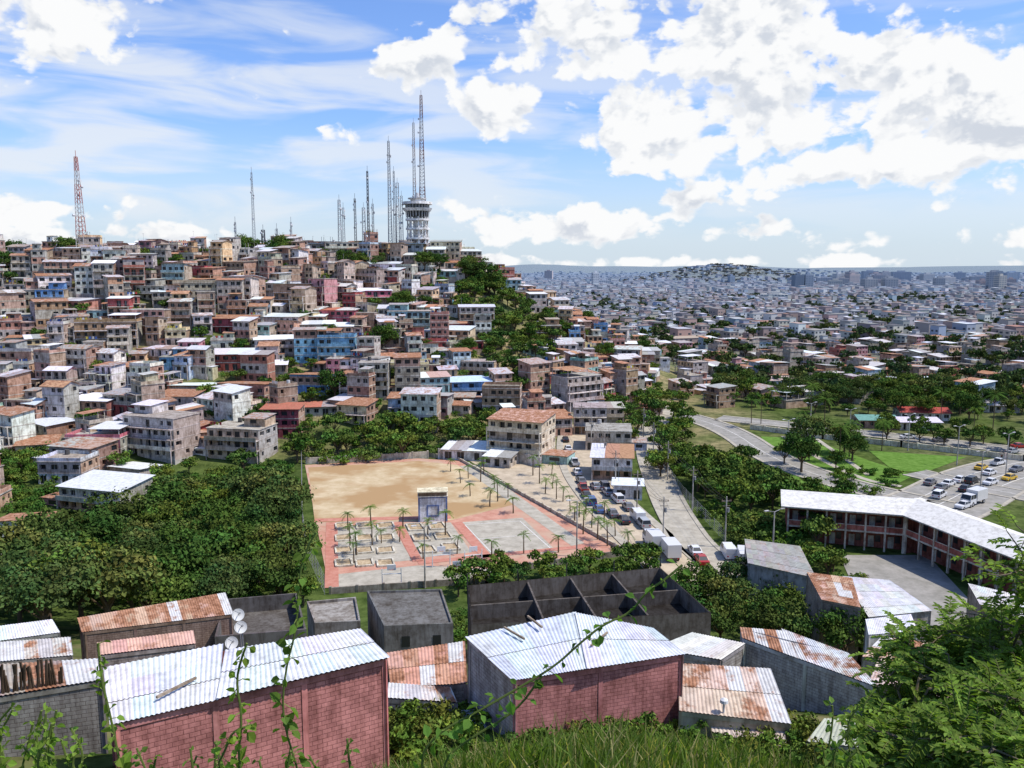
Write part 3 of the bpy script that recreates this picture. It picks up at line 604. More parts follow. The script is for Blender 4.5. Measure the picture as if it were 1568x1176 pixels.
# ---------- vehicles
def car(kind,col):
    mb=MB()
    def ex(prof,y0,y1,m,c):
        n_=len(prof); A=[(x,y0,z) for x,z in prof]; B=[(x,y1,z) for x,z in prof]
        for i in range(n_):
            j=(i+1)%n_; mb.quad(A[i],A[j],B[j],B[i],m,c)
        mb.poly(A,m,c); mb.poly(B[::-1],m,c)
    def cab(xb0,xb1,xt0,xt1,z0,z1,w0,w1,c):
        b=[(xb0,-w0,z0),(xb1,-w0,z0),(xb1,w0,z0),(xb0,w0,z0)]; t=[(xt0,-w1,z1),(xt1,-w1,z1),(xt1,w1,z1),(xt0,w1,z1)]
        for i in range(4):
            j=(i+1)%4; mb.quad(b[i],b[j],t[j],t[i],1,(1,1,1))
            mb.beam(b[i],t[i],.05,0,c)
        mb.box(xt0,xt1,-w1,w1,z1-.01,z1+.04,0,c)
        for s in (-1,1): mb.beam(((xb0+xb1)/2,s*w0,z0),((xt0+xt1)/2,s*w1,z1),.05,0,c)
    if kind=='sedan':
        ex([(-2.2,.3),(2.2,.3),(2.2,.65),(2.05,.85),(1.0,.95),(-1.5,.98),(-2.2,.9)],-.85,.85,0,col); cab(-1.6,1.1,-1.0,.45,.95,1.42,.8,.62,col); L_=1.35; wr=.32
    elif kind=='suv':
        ex([(-2.3,.35),(2.3,.35),(2.3,.8),(2.15,1.0),(1.1,1.08),(-2.3,1.08)],-.92,.92,0,col); cab(-2.25,1.15,-2.05,.5,1.08,1.75,.88,.74,col); L_=1.4; wr=.38
    elif kind=='pickup':
        ex([(-2.6,.45),(2.5,.45),(2.5,.85),(2.35,1.02),(1.3,1.1),(-2.6,1.1)],-.9,.9,0,col); cab(-.6,1.35,-.4,.7,1.1,1.72,.85,.72,col); mb.box(-2.5,-.75,-.75,.75,1.1,1.12,0,(.05,.05,.05)); L_=1.6; wr=.38
    elif kind=='van':
        ex([(-2.5,.35),(2.5,.35),(2.5,.95),(2.2,1.25),(-2.5,1.25)],-.95,.95,0,col); cab(-2.45,2.1,-2.4,1.3,1.25,2.1,.93,.84,col); mb.box(-2.5,-.2,-.955,.955,1.2,2.12,0,col); L_=1.6; wr=.36
    else:
        ex([(.9,.5),(3.4,.5),(3.4,1.6),(.9,1.6)],-1.1,1.1,0,col); cab(.95,3.4,1.0,3.0,1.6,2.5,1.05,.95,col); mb.box(-3.6,.8,-1.2,1.2,.95,3.2,0,(.6,.59,.57)); mb.box(-3.5,3.2,-.5,.5,.5,.94,0,(.05,.05,.05)); L_=2.3; wr=.5
    for sx in (-L_,L_):
        for sy in (-1,1):
            w_=.86 if kind!='truck' else 1.08
            mb.beam((sx,sy*(w_-.12),wr),(sx,sy*(w_+.06),wr),wr,2,(.02,.02,.02),n=12); mb.beam((sx,sy*(w_+.06),wr),(sx,sy*(w_+.08),wr),wr*.5,0,(.4,.4,.4),n=8)
    fx={'sedan':2.2,'suv':2.3,'pickup':2.5,'van':2.5,'truck':3.4}[kind]
    for s in (-.62,.62): mb.box(fx,fx+.03,s-.16,s+.16,.62,.76,0,(.8,.8,.7)); mb.box(-(3.6 if kind=='truck' else fx)-.03,-(3.6 if kind=='truck' else fx),s-.14,s+.14,.7,.9,0,(.4,.02,.02))
    return mb.mesh(kind,[MP,MG,MK])
CM={}
def putcar(kind,col,p,rot):
    k=(kind,col)
    if k not in CM: CM[k]=car(kind,col)
    nm={'sedan':'parked_car','suv':'suv_car','pickup':'pickup_truck','van':'van','truck':'box_truck'}[kind]
    place(nm,CM[k],(p[0],p[1],.06),rot)
W_=(.66,.66,.66);SV=(.36,.37,.38);BK=(.02,.02,.025);RE=(.36,.03,.02);BU=(.05,.1,.25);YE=(.6,.38,.03);GY=(.15,.15,.16)
for k,c_,u,v,r in [('sedan',SV,912,748,100),('pickup',W_,880,712,95),('sedan',W_,884,726,95),('sedan',GY,890,740,97),('suv',BU,905,772,95),('sedan',BU,917,784,98),('suv',W_,946,768,100),('sedan',SV,930,757,100),('van',W_,976,796,98),
 ('truck',(.5,.45,.4),1024,852,95),('sedan',W_,1064,848,92),('sedan',RE,1074,862,92),('van',W_,1115,852,88),('truck',W_,1140,866,80),('sedan',YE,872,700,95),('pickup',RE,893,752,96),('suv',GY,925,748,96),('sedan',W_,870,690,93),('sedan',BK,866,676,92),('sedan',GY,962,780,98),('suv',SV,985,806,98),('sedan',BK,898,762,96),('sedan',BK,955,800,97),('sedan',GY,938,790,97),('truck',W_,1000,838,97)]:
    putcar(k,c_,P(u,v,0),rad(r))
for k,c_,u,v,r in [('sedan',W_,1470,738,40),('sedan',W_,1452,744,40),('sedan',GY,1441,750,42),('suv',W_,1438,762,45),('sedan',BK,1478,752,42),('suv',BK,1494,758,220),('sedan',YE,1502,719,38),('pickup',W_,1528,712,35),('sedan',BK,1536,700,34),('sedan',SV,1550,694,30),('truck',W_,1490,772,215),('sedan',W_,1516,742,215),('sedan',GY,1424,742,45),('sedan',RE,1560,686,10),('suv',W_,1300,668,5),('sedan',YE,1545,735,212),('sedan',W_,1475,778,215),('sedan',W_,1515,727,38),('suv',BK,1488,740,40),('sedan',GY,1556,722,212),('sedan',W_,1390,672,6),('sedan',GY,1440,677,6),('suv',W_,1230,652,5)]:
    putcar(k,c_,P(u,v,0),rad(r))
# ---------- poles and lamps
def pole(x,y,z,h=9,arm=True,rot=0,name='utility_pole'):
    mb=MB(); mb.cyl(0,0,-1,h,.16,.1,0,(.5,.47,.42),8)
    if arm:
        mb.box(-.9,.9,-.06,.06,h-.9,h-.78,0,(.3,.25,.2)); mb.box(-.7,.7,-.05,.05,h-1.8,h-1.7,0,(.3,.25,.2))
        for s in (-.8,0,.8): mb.cyl(s,0,h-.78,h-.55,.05,.04,0,(.5,.3,.2),6)
        mb.cyl(.35,0,h-2.9,h-2.1,.25,.25,0,(.35,.36,.36),8)
    else:
        mb.beam((0,0,h),(1.6,0,h+.4),.06,0,(.4,.4,.4)); mb.box(1.3,2.1,-.15,.15,h+.3,h+.45,0,(.6,.6,.6)); mb.beam((0,0,h),(-1.6,0,h+.4),.06,0,(.4,.4,.4)); mb.box(-2.1,-1.3,-.15,.15,h+.3,h+.45,0,(.6,.6,.6))
    mb.obj(name,[MW],(x,y,z),rot); return Vector((x,y,z+h-.7))
tops=[];tops2=[]
for u,v in ((1015,838),(975,790),(942,752),(925,722),(905,690),(890,665)):
    p=P(u,v,0); tops.append(pole(p.x,p.y,0,9.5))
for u,v in ((1110,838),(1060,782),(1022,735),(1000,700),(985,672)):
    p=P(u,v,0); tops2.append(pole(p.x,p.y,0,9.5,rot=.1))
for u,v in ((651,900),(883,852),(1182,872),(1205,700),(1500,760),(1540,726),(1465,712),(1390,690),(1300,680),(1240,668)):
    p=P(u,v,0); pole(p.x,p.y,0,10,False,.4,'street_lamp')
mb=MB()
for tp in (tops,tops2):
    for a,b in zip(tp,tp[1:]):
        for off in (-.8,0,.8):
            prev=None
            for i in range(7):
                t=i/6; q=a.lerp(b,t)+Vector((off,0,-1.0*4*t*(1-t)))
                if prev is not None: mb.beam(prev,q,.03,0,(.05,.05,.05),n=3)
                prev=q
mb.obj('overhead_power_lines',[MK])
# ---------- hilltop masts and tower
def lattice(u,vt,vb,y,wb,wt,cols,n_,name='radio_mast',th=.11):
    b=PD(u,vb,y); t=PD(u,vt,y); gz=h1(b.x,y); base=min(gz,b.z)-.5; hgt=t.z-base
    mb=MB()
    def cor(f): 
        w=(wb+(wt-wb)*f)/2; return [Vector((sx*w,sy*w,hgt*f)) for sx,sy in ((-1,-1),(1,-1),(1,1),(-1,1))]
    for i in range(n_):
        A,B=cor(i/n_),cor((i+1)/n_); c_=cols[i*7//n_%len(cols)]
        for k in range(4):
            mb.beam(A[k],B[k],th,0,c_,n=4); mb.beam(A[k],B[(k+1)%4],th*.5,0,c_,n=3); mb.beam(B[k],B[(k+1)%4],th*.5,0,c_,n=3)
    mb.beam((0,0,hgt),(0,0,hgt+2.5),.1,0,cols[0])
    r_=random.Random(u)
    for k in range(5):
        f=r_.uniform(.45,.95); w=wb+(wt-wb)*f; a=r_.uniform(0,6.28); px_,py_=math.cos(a)*w*.8,math.sin(a)*w*.8
        mb.beam((px_,py_,hgt*f),(px_*1.5,py_*1.5,hgt*f),.5,0,(.6,.6,.6),n=8); mb.beam((0,0,hgt*f),(px_,py_,hgt*f),.08,0,(.4,.4,.4),n=3)
    mb.obj(name,[MK],(b.x,y,base))
rw=[(.42,.09,.06),(.55,.5,.46)]; gm=[(.3,.31,.32)]; dk=[(.16,.16,.17)]; wm=[(.4,.4,.4),(.34,.24,.21)]
lattice(648,146,380,425,3.6,1.0,[(.22,.1,.09),(.4,.4,.4)],44,th=.17); lattice(636,188,380,430,1.8,.8,wm,34,th=.13); lattice(598,216,380,415,1.9,.8,gm,32,th=.14); lattice(610,280,380,420,1.6,1.2,gm,16); lattice(605,262,380,428,1.2,.6,gm,20)
lattice(565,262,378,410,1.0,.6,dk,24,th=.17); lattice(521,306,376,405,1.8,1.0,gm,14); lattice(545,304,378,412,1.0,.7,dk,16); lattice(558,318,378,400,1.7,1.2,gm,12); lattice(616,300,380,410,1.2,.9,gm,14); lattice(572,312,378,415,.9,.7,gm,12)
lattice(127,240,398,345,3.6,.9,rw,24,th=.13); lattice(390,264,384,395,1.4,.5,gm,24,th=.07); lattice(362,340,385,385,.7,.5,gm,8,th=.08); lattice(447,340,385,400,.8,.5,gm,8,th=.08); lattice(527,318,376,408,1.2,.7,gm,12,th=.08); lattice(688,376,400,405,.8,.5,gm,8,th=.08); lattice(425,350,385,395,.8,.6,gm,6,th=.1); lattice(404,352,385,392,1.4,1.2,dk,6,th=.2)
b=PD(640,381,412); mb=MB(); WT=(.76,.76,.75); GR=(.5,.51,.52)
g0=-6
mb.cyl(0,0,g0,22,2.3,2.1,0,WT,16)
for k in range(8):
    a=k*math.pi/4+.2; x_,y_=math.cos(a)*5.0,math.sin(a)*5.0; mb.beam((x_,y_,g0),(x_*.95,y_*.95,20),.38,0,WT,n=6)
for z_,r_ in ((4.5,5.8),(9.2,5.8),(13.6,5.9)):
    mb.cyl(0,0,z_,z_+.9,r_,r_,0,WT,24)
    for k in range(24):
        a=k*math.pi/12; mb.beam((math.cos(a)*r_*.97,math.sin(a)*r_*.97,z_+.9),(math.cos(a)*r_*.97,math.sin(a)*r_*.97,z_+1.9),.06,0,WT,n=4)
for k in range(8):
    a=k*math.pi/4+.2; a2=a+math.pi/4
    for z_ in (0,5.2,9.9): mb.beam((math.cos(a)*5,math.sin(a)*5,z_),(math.cos(a2)*5,math.sin(a2)*5,z_+4),.14,0,WT,n=4)
mb.cyl(0,0,15.5,18.2,5.2,5.6,2,(1,1,1),24); mb.cyl(0,0,18.2,19.6,6.6,7.3,0,WT,24); mb.cyl(0,0,19.6,21.4,5.8,5.8,2,(1,1,1),24); mb.cyl(0,0,21.4,22.6,7.4,7.2,0,WT,24); mb.cyl(0,0,22.6,24,3.6,3.2,0,WT,16); mb.cyl(0,0,24,24.5,4.6,4.6,0,GR,16); mb.cyl(0,0,24.5,27,1.4,.9,0,GR,12)
for k in range(24):
    a=k*math.pi/12; mb.beam((math.cos(a)*5.5,math.sin(a)*5.5,15.4),(math.cos(a)*5.9,math.sin(a)*5.9,18.3),.16,0,WT,n=4); mb.beam((math.cos(a)*5.85,math.sin(a)*5.85,19.4),(math.cos(a)*5.85,math.sin(a)*5.85,21.6),.12,0,WT,n=4)
mb.obj('observation_tower',[MW,MR,MG],(b.x,412,b.z))
b=PD(560,384,402); mb=MB(); mb.box(-26,28,-3,3,-4,3.2,0,(.45,.48,.48)); 
for i in range(14): mb.box(-25+i*3.8,-23.2+i*3.8,-3.05,-3,1.2,2.4,2)
mb.box(-27,29,-4,4,3.21,3.5,1,(.34,.42,.46)); mb.obj('reservoir_building',[MW,MR,MG],(b.x,402,b.z))
# ---------- trees
def leafquads(mb,cen,nor,size,cols,m,r):
    n_=len(cen); rnd=r.normal(size=(n_,3)); t=np.cross(nor,rnd); t/=np.linalg.norm(t,axis=1)[:,None]+1e-9; b=np.cross(nor,t)
    s=size[:,None]; asp=r.uniform(.5,.9,(n_,1))
    a=cen-t*s; c=cen+t*s; e=cen-b*s*asp+nor*s*.15; d=cen+b*s*asp+nor*s*.15
    for i in range(n_):
        mb.quad(a[i].tolist(),e[i].tolist(),c[i].tolist(),d[i].tolist(),m,cols[i].tolist(),1)
def tree_mesh(name,h,rx,nb,nl,seed,base=(.055,.095,.022),ls=.28,trunk=True,flat=.7):
    r=np.random.RandomState(seed); mb=MB(); base=tuple(min(.16,c*1.35) for c in base)
    ch=h*.62 if trunk else h*.5
    blobs=[]
    for i in range(nb):
        a=r.uniform(0,6.28); q=math.sqrt(r.uniform(0,1))*rx*.74; zz=ch+ (r.uniform(-.6,1)*h*.3)*(1-.5*q/rx)
        if not trunk: zz=r.uniform(.2,.75)*h
        blobs.append((q*math.cos(a),q*math.sin(a),zz,rx*r.uniform(.2,.42)))
    if trunk:
        mb.beam((0,0,-1),(0,0,h*.35),h*.035,0,(1,1,1),h*.024,8)
        for b_ in blobs[:9]: mb.beam((0,0,h*r.uniform(.22,.36)),b_[:3],h*.016,0,(1,1,1),h*.005,5)
    per=nl//nb
    for (bx,by,bz,br) in blobs:
        n3=r.normal(size=(per,3)); n3/=np.linalg.norm(n3,axis=1)[:,None]
        n3[:,2]=np.where(n3[:,2]<-.3,-n3[:,2]*.5,n3[:,2])
        rr=br*r.uniform(.55,1.15,per)[:,None]
        rr=rr*(1+.3*np.sin(n3[:,0:1]*7+bx)*np.sin(n3[:,1:2]*6+by))
        cen=np.array([[bx,by,bz]])+n3*rr*np.array([[1,1,flat]])
        nor=n3+r.normal(size=(per,3))*.45; nor/=np.linalg.norm(nor,axis=1)[:,None]
        tone=r.uniform(.6,1.4)*(.7+.6*r.uniform(0,1,per))
        cc=np.array([base])*tone[:,None]; cc[:,0]*=r.uniform(.8,1.35)
        leafquads(mb,cen,nor,r.uniform(.6,1.3,per)*ls,cc,1,r)
    return mb.mesh(name,[MBARK,ML])
TB=[tree_mesh('broadleaf_tree',10.5,5.8,28,3800,s,b_,.27) for s,b_ in ((1,(.045,.085,.02)),(2,(.058,.10,.022)),(3,(.038,.07,.02)),(4,(.065,.095,.03)))]
TS=[tree_mesh('small_tree',6,3.2,12,950,s,b_,.28) for s,b_ in ((5,(.055,.105,.022)),(6,(.068,.115,.025)),(7,(.045,.085,.022)))]
BU_=[tree_mesh('bush',3.0,3.2,12,950,s,b_,.23,False) for s,b_ in ((8,(.065,.125,.025)),(9,(.05,.10,.02)),(10,(.078,.14,.03)))]
TC=[tree_mesh('city_tree',8,4.8,9,300,s,b_,.65) for s,b_ in ((11,(.045,.075,.025)),(12,(.038,.065,.028)))]
TF=[tree_mesh('far_tree',8,4.8,6,90,s,b_,1.3) for s,b_ in ((13,(.055,.08,.05)),(14,(.10,.125,.115)))]  # second variant has distance haze painted into its leaf colour
rt=random.Random(5)
def scat(region,meshes,name,dmin,n_,smin=.8,smax=1.15,parent=None,tmin=0):
    us=[q[0] for q in region]; vs=[q[1] for q in region]; pts=[]
    reg=[(float(a),float(b)) for a,b in region]
    k=0;tries=0
    while k<n_ and tries<n_*7:
        tries+=1; u=rt.uniform(min(us),max(us)); v=rt.uniform(min(vs),max(vs))
        if polydist(reg,np.array([u]),np.array([v]))[0]>0: continue
        p=hit(u,v,tmin)
        if p is None or any((p.x-a)**2+(p.y-b)**2<dmin*dmin for a,b in pts): continue
        pts.append((p.x,p.y)); s=rt.uniform(smin,smax)
        place(name,rt.choice(meshes),(p.x,p.y,p.z-.2),rt.uniform(0,6.28),(s*rt.uniform(.9,1.15),s*rt.uniform(.9,1.15),s),parent); k+=1
scat([(0,960),(60,985),(440,945),(452,800),(380,780),(300,785),(200,825),(0,905)],TB,'broadleaf_tree',5.8,75,.8,1.25,None,60)
scat([(400,720),(455,715),(455,800),(400,790)],BU_,'bush',3,14,.7,1.0)
scat([(200,760),(420,720),(450,780),(300,800)],BU_+TS,'small_tree',4,24,.9,1.3)
scat([(450,712),(560,712),(700,697),(760,686),(760,650),(640,660),(560,660),(450,680)],TS+BU_,'small_tree',4.6,72,1.0,1.5)
scat([(690,905),(760,893),(1000,872),(1000,900),(700,918)],TS,'small_tree',3.6,26,.7,.95,None,60)
scat([(1010,985),(1310,1025),(1310,950),(1180,925),(1010,915)],TB,'broadleaf_tree',6,32,.65,.85,None,50)
scat([(1060,745),(1120,735),(1200,760),(1260,850),(1180,850),(1120,830)],BU_+TS,'bush',4.2,56,.9,1.4)
scat([(1050,720),(1150,720),(1170,760),(1060,760)],TS,'small_tree',5,10,1.1,1.4)
scat([(1000,690),(1060,690),(1050,730),(1010,735)],BU_+TS,'bush',4,12,.9,1.3)
scat([(1200,760),(1290,775),(1300,800),(1230,790)],TS,'small_tree',5,8,.8,1.1)
scat([(1180,845),(1285,860),(1310,900),(1200,890)],BU_+TS,'bush',3.4,16,.6,1.0)
scat([(1000,620),(1050,615),(1060,690),(1000,700)],TS,'small_tree',6,14,1,1.4)
scat([(930,620),(1000,600),(1000,680),(960,690)],TS,'small_tree',7,14,1,1.4)
scat([(1080,598),(1568,606),(1620,652),(1400,645),(1100,622)],TB+TS,'park_tree',7,120,.7,1.1)
scat([(1190,690),(1330,690),(1330,730),(1210,735)],TS+TB,'park_tree',8,11,.8,1.1)
scat([(1300,720),(1400,735),(1330,765),(1240,765)],BU_,'bush',5,12,.7,1.0)
scat([(1340,655),(1568,680),(1568,695),(1340,675)],TS,'park_tree',6,18,.8,1.2)
scat([(688,446),(745,440),(800,474),(860,512),(850,565),(800,625),(745,575),(760,525),(690,475)],BU_+TS,'bush',4.5,130,1.0,1.6)
scat([(0,700),(60,690),(100,760),(60,800),(0,790)],BU_,'bush',4,20,.8,1.3)
for (u,v,s,k) in [(205,404,1,6),(235,402,.9,4),(270,403,.9,4),(320,400,1.2,8),(360,396,1.2,8),(385,394,1.3,8),(425,392,1.3,8),(465,392,1.2,8),(500,391,1.0,6),(540,391,.9,5),(575,389,.8,4),(662,394,1.2,6),(718,408,1.35,8),(738,428,1.6,8),(750,436,1.3,6)]:
    for i in range(k//2):
        y_= (340 if u<290 else 385); p=PD(u+rt.uniform(-14,14),v,y_+rt.uniform(-6,6)); z_=h1(p.x,p.y)
        place('hilltop_tree',rt.choice(TB+TS),(p.x,p.y,max(z_,p.z-6)-.5),rt.uniform(0,6),s*rt.uniform(.7,.95))
for x_,y_,z_ in GAPS:
    for k in range(rt.choice((1,1,2))): place('hillside_tree',rt.choice(TS+TS+BU_+TB[:1]),(x_+rt.uniform(-1.5,1.5),y_+rt.uniform(-1.5,1.5),z_-.3),rt.uniform(0,6),rt.uniform(.75,1.2))
hp=0
for _ in range(2500):
    x_,y_=rt.uniform(-250,60),rt.uniform(160,425)
    if polydist(FLAT,np.array([x_]),np.array([y_]))[0]<4 or (y_<200 and x_>-110): continue
    if not free(x_,y_,.3): continue
    place('hillside_tree',rt.choice(TS+BU_),(x_,y_,h1(x_,y_)),rt.uniform(0,6),rt.uniform(.5,1.15)); hp+=1
    if hp>340: break
ct=empty('distant_city_trees')
tz=H(np.array([c[0] for c in TREEPOS]),np.array([c[1] for c in TREEPOS]))
for (x_,y_),z_ in zip(TREEPOS,tz):
    if not free(x_,y_,1) and y_<560: continue
    place('city_tree_crown',rt.choice(TC) if y_<800 else TF[0],(x_,y_,z_),rt.uniform(0,6),rt.uniform(.8,1.4),ct)
FX=[(rt.uniform(-.05,.72),1300*math.exp(rt.random()*1.2)) for _ in range(1300)]+[((780+rt.gauss(0,230))/3000,2850+rt.gauss(0,150)) for _ in range(160)]
fz=H(np.array([a*b for a,b in FX]),np.array([b for a,b in FX]))
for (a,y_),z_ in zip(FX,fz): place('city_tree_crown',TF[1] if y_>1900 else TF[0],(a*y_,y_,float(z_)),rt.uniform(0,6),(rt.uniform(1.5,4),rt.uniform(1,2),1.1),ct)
print('trees',time.time()-T0)
def palm_mesh(h,seed,fl=2.2):
    r=random.Random(seed); mb=MB(); lean=r.uniform(-.3,.3)
    prev=Vector((0,0,-.3))
    for i in range(5):
        t=(i+1)/5; q=Vector((lean*t*t,0,h*t)); mb.beam(prev,q,.15-.012*i,0,(1,1,1),.14-.014*i,7); prev=q
    for k in range(13):
        a=k*2.4+r.uniform(-.2,.2); el=r.uniform(.1,1.1); L_=fl*r.uniform(.8,1.1); pts=[]
        for j in range(6):
            t=j/5; rr=L_*t*math.cos(el*(1-t*.4)); zz=L_*(t*math.sin(el)-t*t*(.55+.35*(1.2-el))); pts.append(prev+Vector((rr*math.cos(a),rr*math.sin(a),zz)))
        side=Vector((-math.sin(a),math.cos(a),0)); g=r.uniform(.8,1.25); c_=(.08*g,.14*g,.03*g)
        for j in range(5):
            p,q=pts[j],pts[j+1]; w=.36*fl/2.2*math.sin(math.pi*(j+.8)/6.2); d_=(q-p)*.85
            for s in (-1,1):
                for f in (0,.5):
                    o=p.lerp(q,f); mb.quad(o,o+d_*.35,o+d_*.6+side*s*w+Vector((0,0,-.35*w)),o+d_*.35+side*s*w+Vector((0,0,-.45*w)),1,c_)
    return mb.mesh('palm',[MBARK,ML])
PM=[palm_mesh(h,s,1.8) for h,s in ((3.4,1),(3.8,2),(3.0,3),(4.2,4))]; PB=[palm_mesh(8.5,7,3.2),palm_mesh(10,8,3.4)]
for u,v in [(533,812),(568,806),(617,808),(542,862),(570,835),(536,838),(584,832),(546,850),(655,822),(682,820),(648,856),(700,848),(753,854),(802,848),(855,846),(612,830),(717,733),(736,738),(741,726),(757,748),(762,768),(778,762),(786,786),(750,776),(816,728),(846,748),(862,768),(845,727),(887,792),(906,808),(893,818),(925,802),(942,822),(962,842),(826,740),(835,756),(852,764),(873,782),(880,800),(897,787),(690,722),(705,740),(915,826),(930,836),(720,760)]:
    p=P(u,v,0); place('palm_tree',rt.choice(PM),(p.x,p.y,0),rt.uniform(0,6),rt.uniform(.8,1.1))
for u,v in [(1240,640),(1262,655),(1180,628),(1230,672),(1300,700),(1285,708),(1150,655),(1165,650),(1350,690),(1490,672),(1520,660),(1440,650)]:
    p=P(u,v,0); place('tall_palm_tree',rt.choice(PB),(p.x,p.y,0),rt.uniform(0,6),rt.uniform(.85,1.15))
for u,v,wp,rc in ((1410,640,70,((.4,.1,.08),0)),(1338,652,56,((.16,.34,.27),0)),(1170,600,90,((.5,.4,.35),.2)),(1500,628,50,((.6,.6,.6),0)),(1400,655,60,((.6,.6,.62),0)),(1540,600,60,((.6,.6,.6),0)),(990,632,40,((.45,.2,.15),.3))):
    p=P(u,v,0); w=wp*p.y/1240; put_house((p.x,p.y,0),w,9,1 if wp<80 else 2,(.66,.62,.55),'gable',rc,rh.uniform(-.3,.3),name='villa',found=1,balc=False)
# ---------- foreground houses with corrugated roofs
def corr(mb,a,b,c,d,col,al,m=1,pitch=.2,amp=.022,r=R):
    a,b,c,d=map(Vector,(a,b,c,d)); Ln=((b-a).length+(c-d).length)/2; n_=max(8,int(Ln/pitch)*4); nr=(b-a).cross(d-a).normalized()
    rows=max(1,int(((d-a).length+(c-b).length)/2/2.0)); tone={}
    for i in range(n_):
        t0,t1=i/n_,(i+1)/n_; o0=nr*amp*math.sin(i*math.pi/2+.4); o1=nr*amp*math.sin((i+1)*math.pi/2+.4)
        for k in range(rows):
            key=(int(t0*Ln/.9),k)
            if key not in tone:
                c_=var(col,.09,r); aa=al+r.uniform(-.22,.22)*(1 if al>.3 else .35)
                if al>.3 and r.random()<.18: c_=(.58,.57,.55); aa=.25
                tone[key]=(c_,max(0,min(1,aa)))
            s0,s1=k/rows,(k+1)/rows; lift=nr*(.03*(k%2))
            mb.quad(a.lerp(b,t0).lerp(d.lerp(c,t0),s0)+o0+lift,a.lerp(b,t1).lerp(d.lerp(c,t1),s0)+o1+lift,a.lerp(b,t1).lerp(d.lerp(c,t1),s1)+o1+lift,a.lerp(b,t0).lerp(d.lerp(c,t0),s1)+o0+lift,m,tone[key][0],tone[key][1])
def fg(name,roofs,zb,wcol,brick=True,rc=(.6,.6,.6),al=.1,outline=None,cols=True,wallcols=None):
    mb=MB()
    for q in roofs:
        Q=[P(u,v,z) for u,v,z in q[:4]]; rcc,ra=(q[4],q[5]) if len(q)>4 else (rc,al)
        corr(mb,*Q,rcc,ra)
    O=[P(u,v,z) for u,v,z in (outline or roofs[0][:4])]
    cen=sum(O,Vector())/len(O); I=[cen+(p-cen)*.96-Vector((0,0,.08)) for p in O]
    m=3 if brick else 0
    for i in range(len(I)):
        p,q=I[i],I[(i+1)%len(I)]; wc=wallcols[i] if wallcols else wcol
        L_=(Vector(q.xy)-Vector(p.xy)).length
        mb.quad((p.x,p.y,zb),(q.x,q.y,zb),q,p,m,wc,uv=((0,0),(L_,0),(L_,q.z-zb),(0,p.z-zb)))
        if cols:
            k=max(1,round(L_/4)); d=(q-p); d.z=0; d.normalize(); out=Vector((d.y,-d.x,0))*.03
            for j in range(k+1):
                s=p.lerp(q,j/k) ; e=d*.12
                A=s-e+out;B=s+e+out
                mb.quad((A.x,A.y,zb),(B.x,B.y,zb),(B.x,B.y,s.z-.02),(A.x,A.y,s.z-.02),0,var(wc,.08))
            A=p+out*1.3;B=q+out*1.3
            mb.quad((A.x,A.y,p.z-.25),(B.x,B.y,q.z-.25),(B.x,B.y,q.z-.01),(A.x,A.y,p.z-.01),0,var(wc,.08))
    mb.obj(name,[MW,MR,MG,MB_]); return I
PK=(.62,.27,.25); GB=(.52,.5,.47); WZ=(.66,.67,.67)
fg('pink_brick_house',[[(168,1110,33.2),(335,1071,33.2),(342,985,32.7),(158,1022,32.6)],[(331,1070,33.3),(597,1006,33.3),(552,963,32.7),(345,996,32.7)]],26,PK,outline=[(168,1110,33.2),(597,1006,33.2),(552,963,32.7),(158,1020,32.6)],rc=WZ,al=.06)
fg('pink_block_house',[[(784,1042,29.6),(903,1023,29.7),(882,937,30.1),(712,976,29.7)],[(899,1024,29.75),(1050,1001,29.6),(1000,962,29.9),(880,938,30.15)]],22,PK,outline=[(784,1042,29.6),(1050,1001,29.6),(1000,962,29.9),(880,937,30.1),(712,976,29.7)],wallcols=[PK,GB,GB,GB,(.5,.5,.5)],rc=(.6,.63,.66),al=.1)
fg('rust_roof_shack',[[(598,1052,26.5),(716,1046,26.5),(712,982,26.8),(592,1000,26.8)]],20,(.45,.4,.35),rc=(.52,.3,.22),al=.55)
fg('long_rust_roof_house',[[(125,968,19.0),(358,940,19.0),(345,907,19.6),(118,946,19.8)]],10,(.35,.25,.2),rc=(.53,.36,.27),al=.52)
fg('pink_roof_house',[[(150,1003,25),(300,985,25),(296,965,25.2),(148,984,25.2)]],18,(.45,.38,.35),rc=(.6,.36,.3),al=.3)
fg('zinc_roof_house',[[(-30,985,20),(92,968,20),(80,948,20.6),(-30,962,20.6)]],10,(.42,.4,.36),rc=WZ,al=.15)
fg('white_roof_house',[[(-30,1015,24),(112,1003,24),(108,975,24.2),(-30,985,24.2)]],16,(.42,.4,.36),rc=(.58,.54,.48),al=.35)
def flatroof(name,q,z,zb,wc,tc,par=.6):
    mb=MB(); Q=[P(u,v,z) for u,v in q]; 
    for i in range(4):
        a,b=Q[i],Q[(i+1)%4]; d=(b-a); d.normalize(); nn=Vector((-d.y,d.x,0))
        mb.quad((a.x,a.y,zb),(b.x,b.y,zb),b+Vector((0,0,par)),a+Vector((0,0,par)),0,wc)
        a2,b2=a+nn*.18+d*.18,b+nn*.18-d*.18
        U=Vector((0,0,par)); mb.quad(a+U,b+U,b2+U,a2+U,0,var(tc,.2)); mb.quad(b2,a2,a2+U,b2+U,0,wc)
        for k in range(2):
            t=.25+.45*k; p=a.lerp(b,t)-nn*.03; q_=a.lerp(b,t+.12)-nn*.03
            if i==0: mb.quad((p.x,p.y,z-2),(q_.x,q_.y,z-2),(q_.x,q_.y,z-.9),(p.x,p.y,z-.9),2)
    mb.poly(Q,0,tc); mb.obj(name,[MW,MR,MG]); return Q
flatroof('concrete_roof_house',[(588,962),(694,958),(676,905),(562,908)],15.5,4,(.25,.235,.22),(.15,.145,.135),.25)
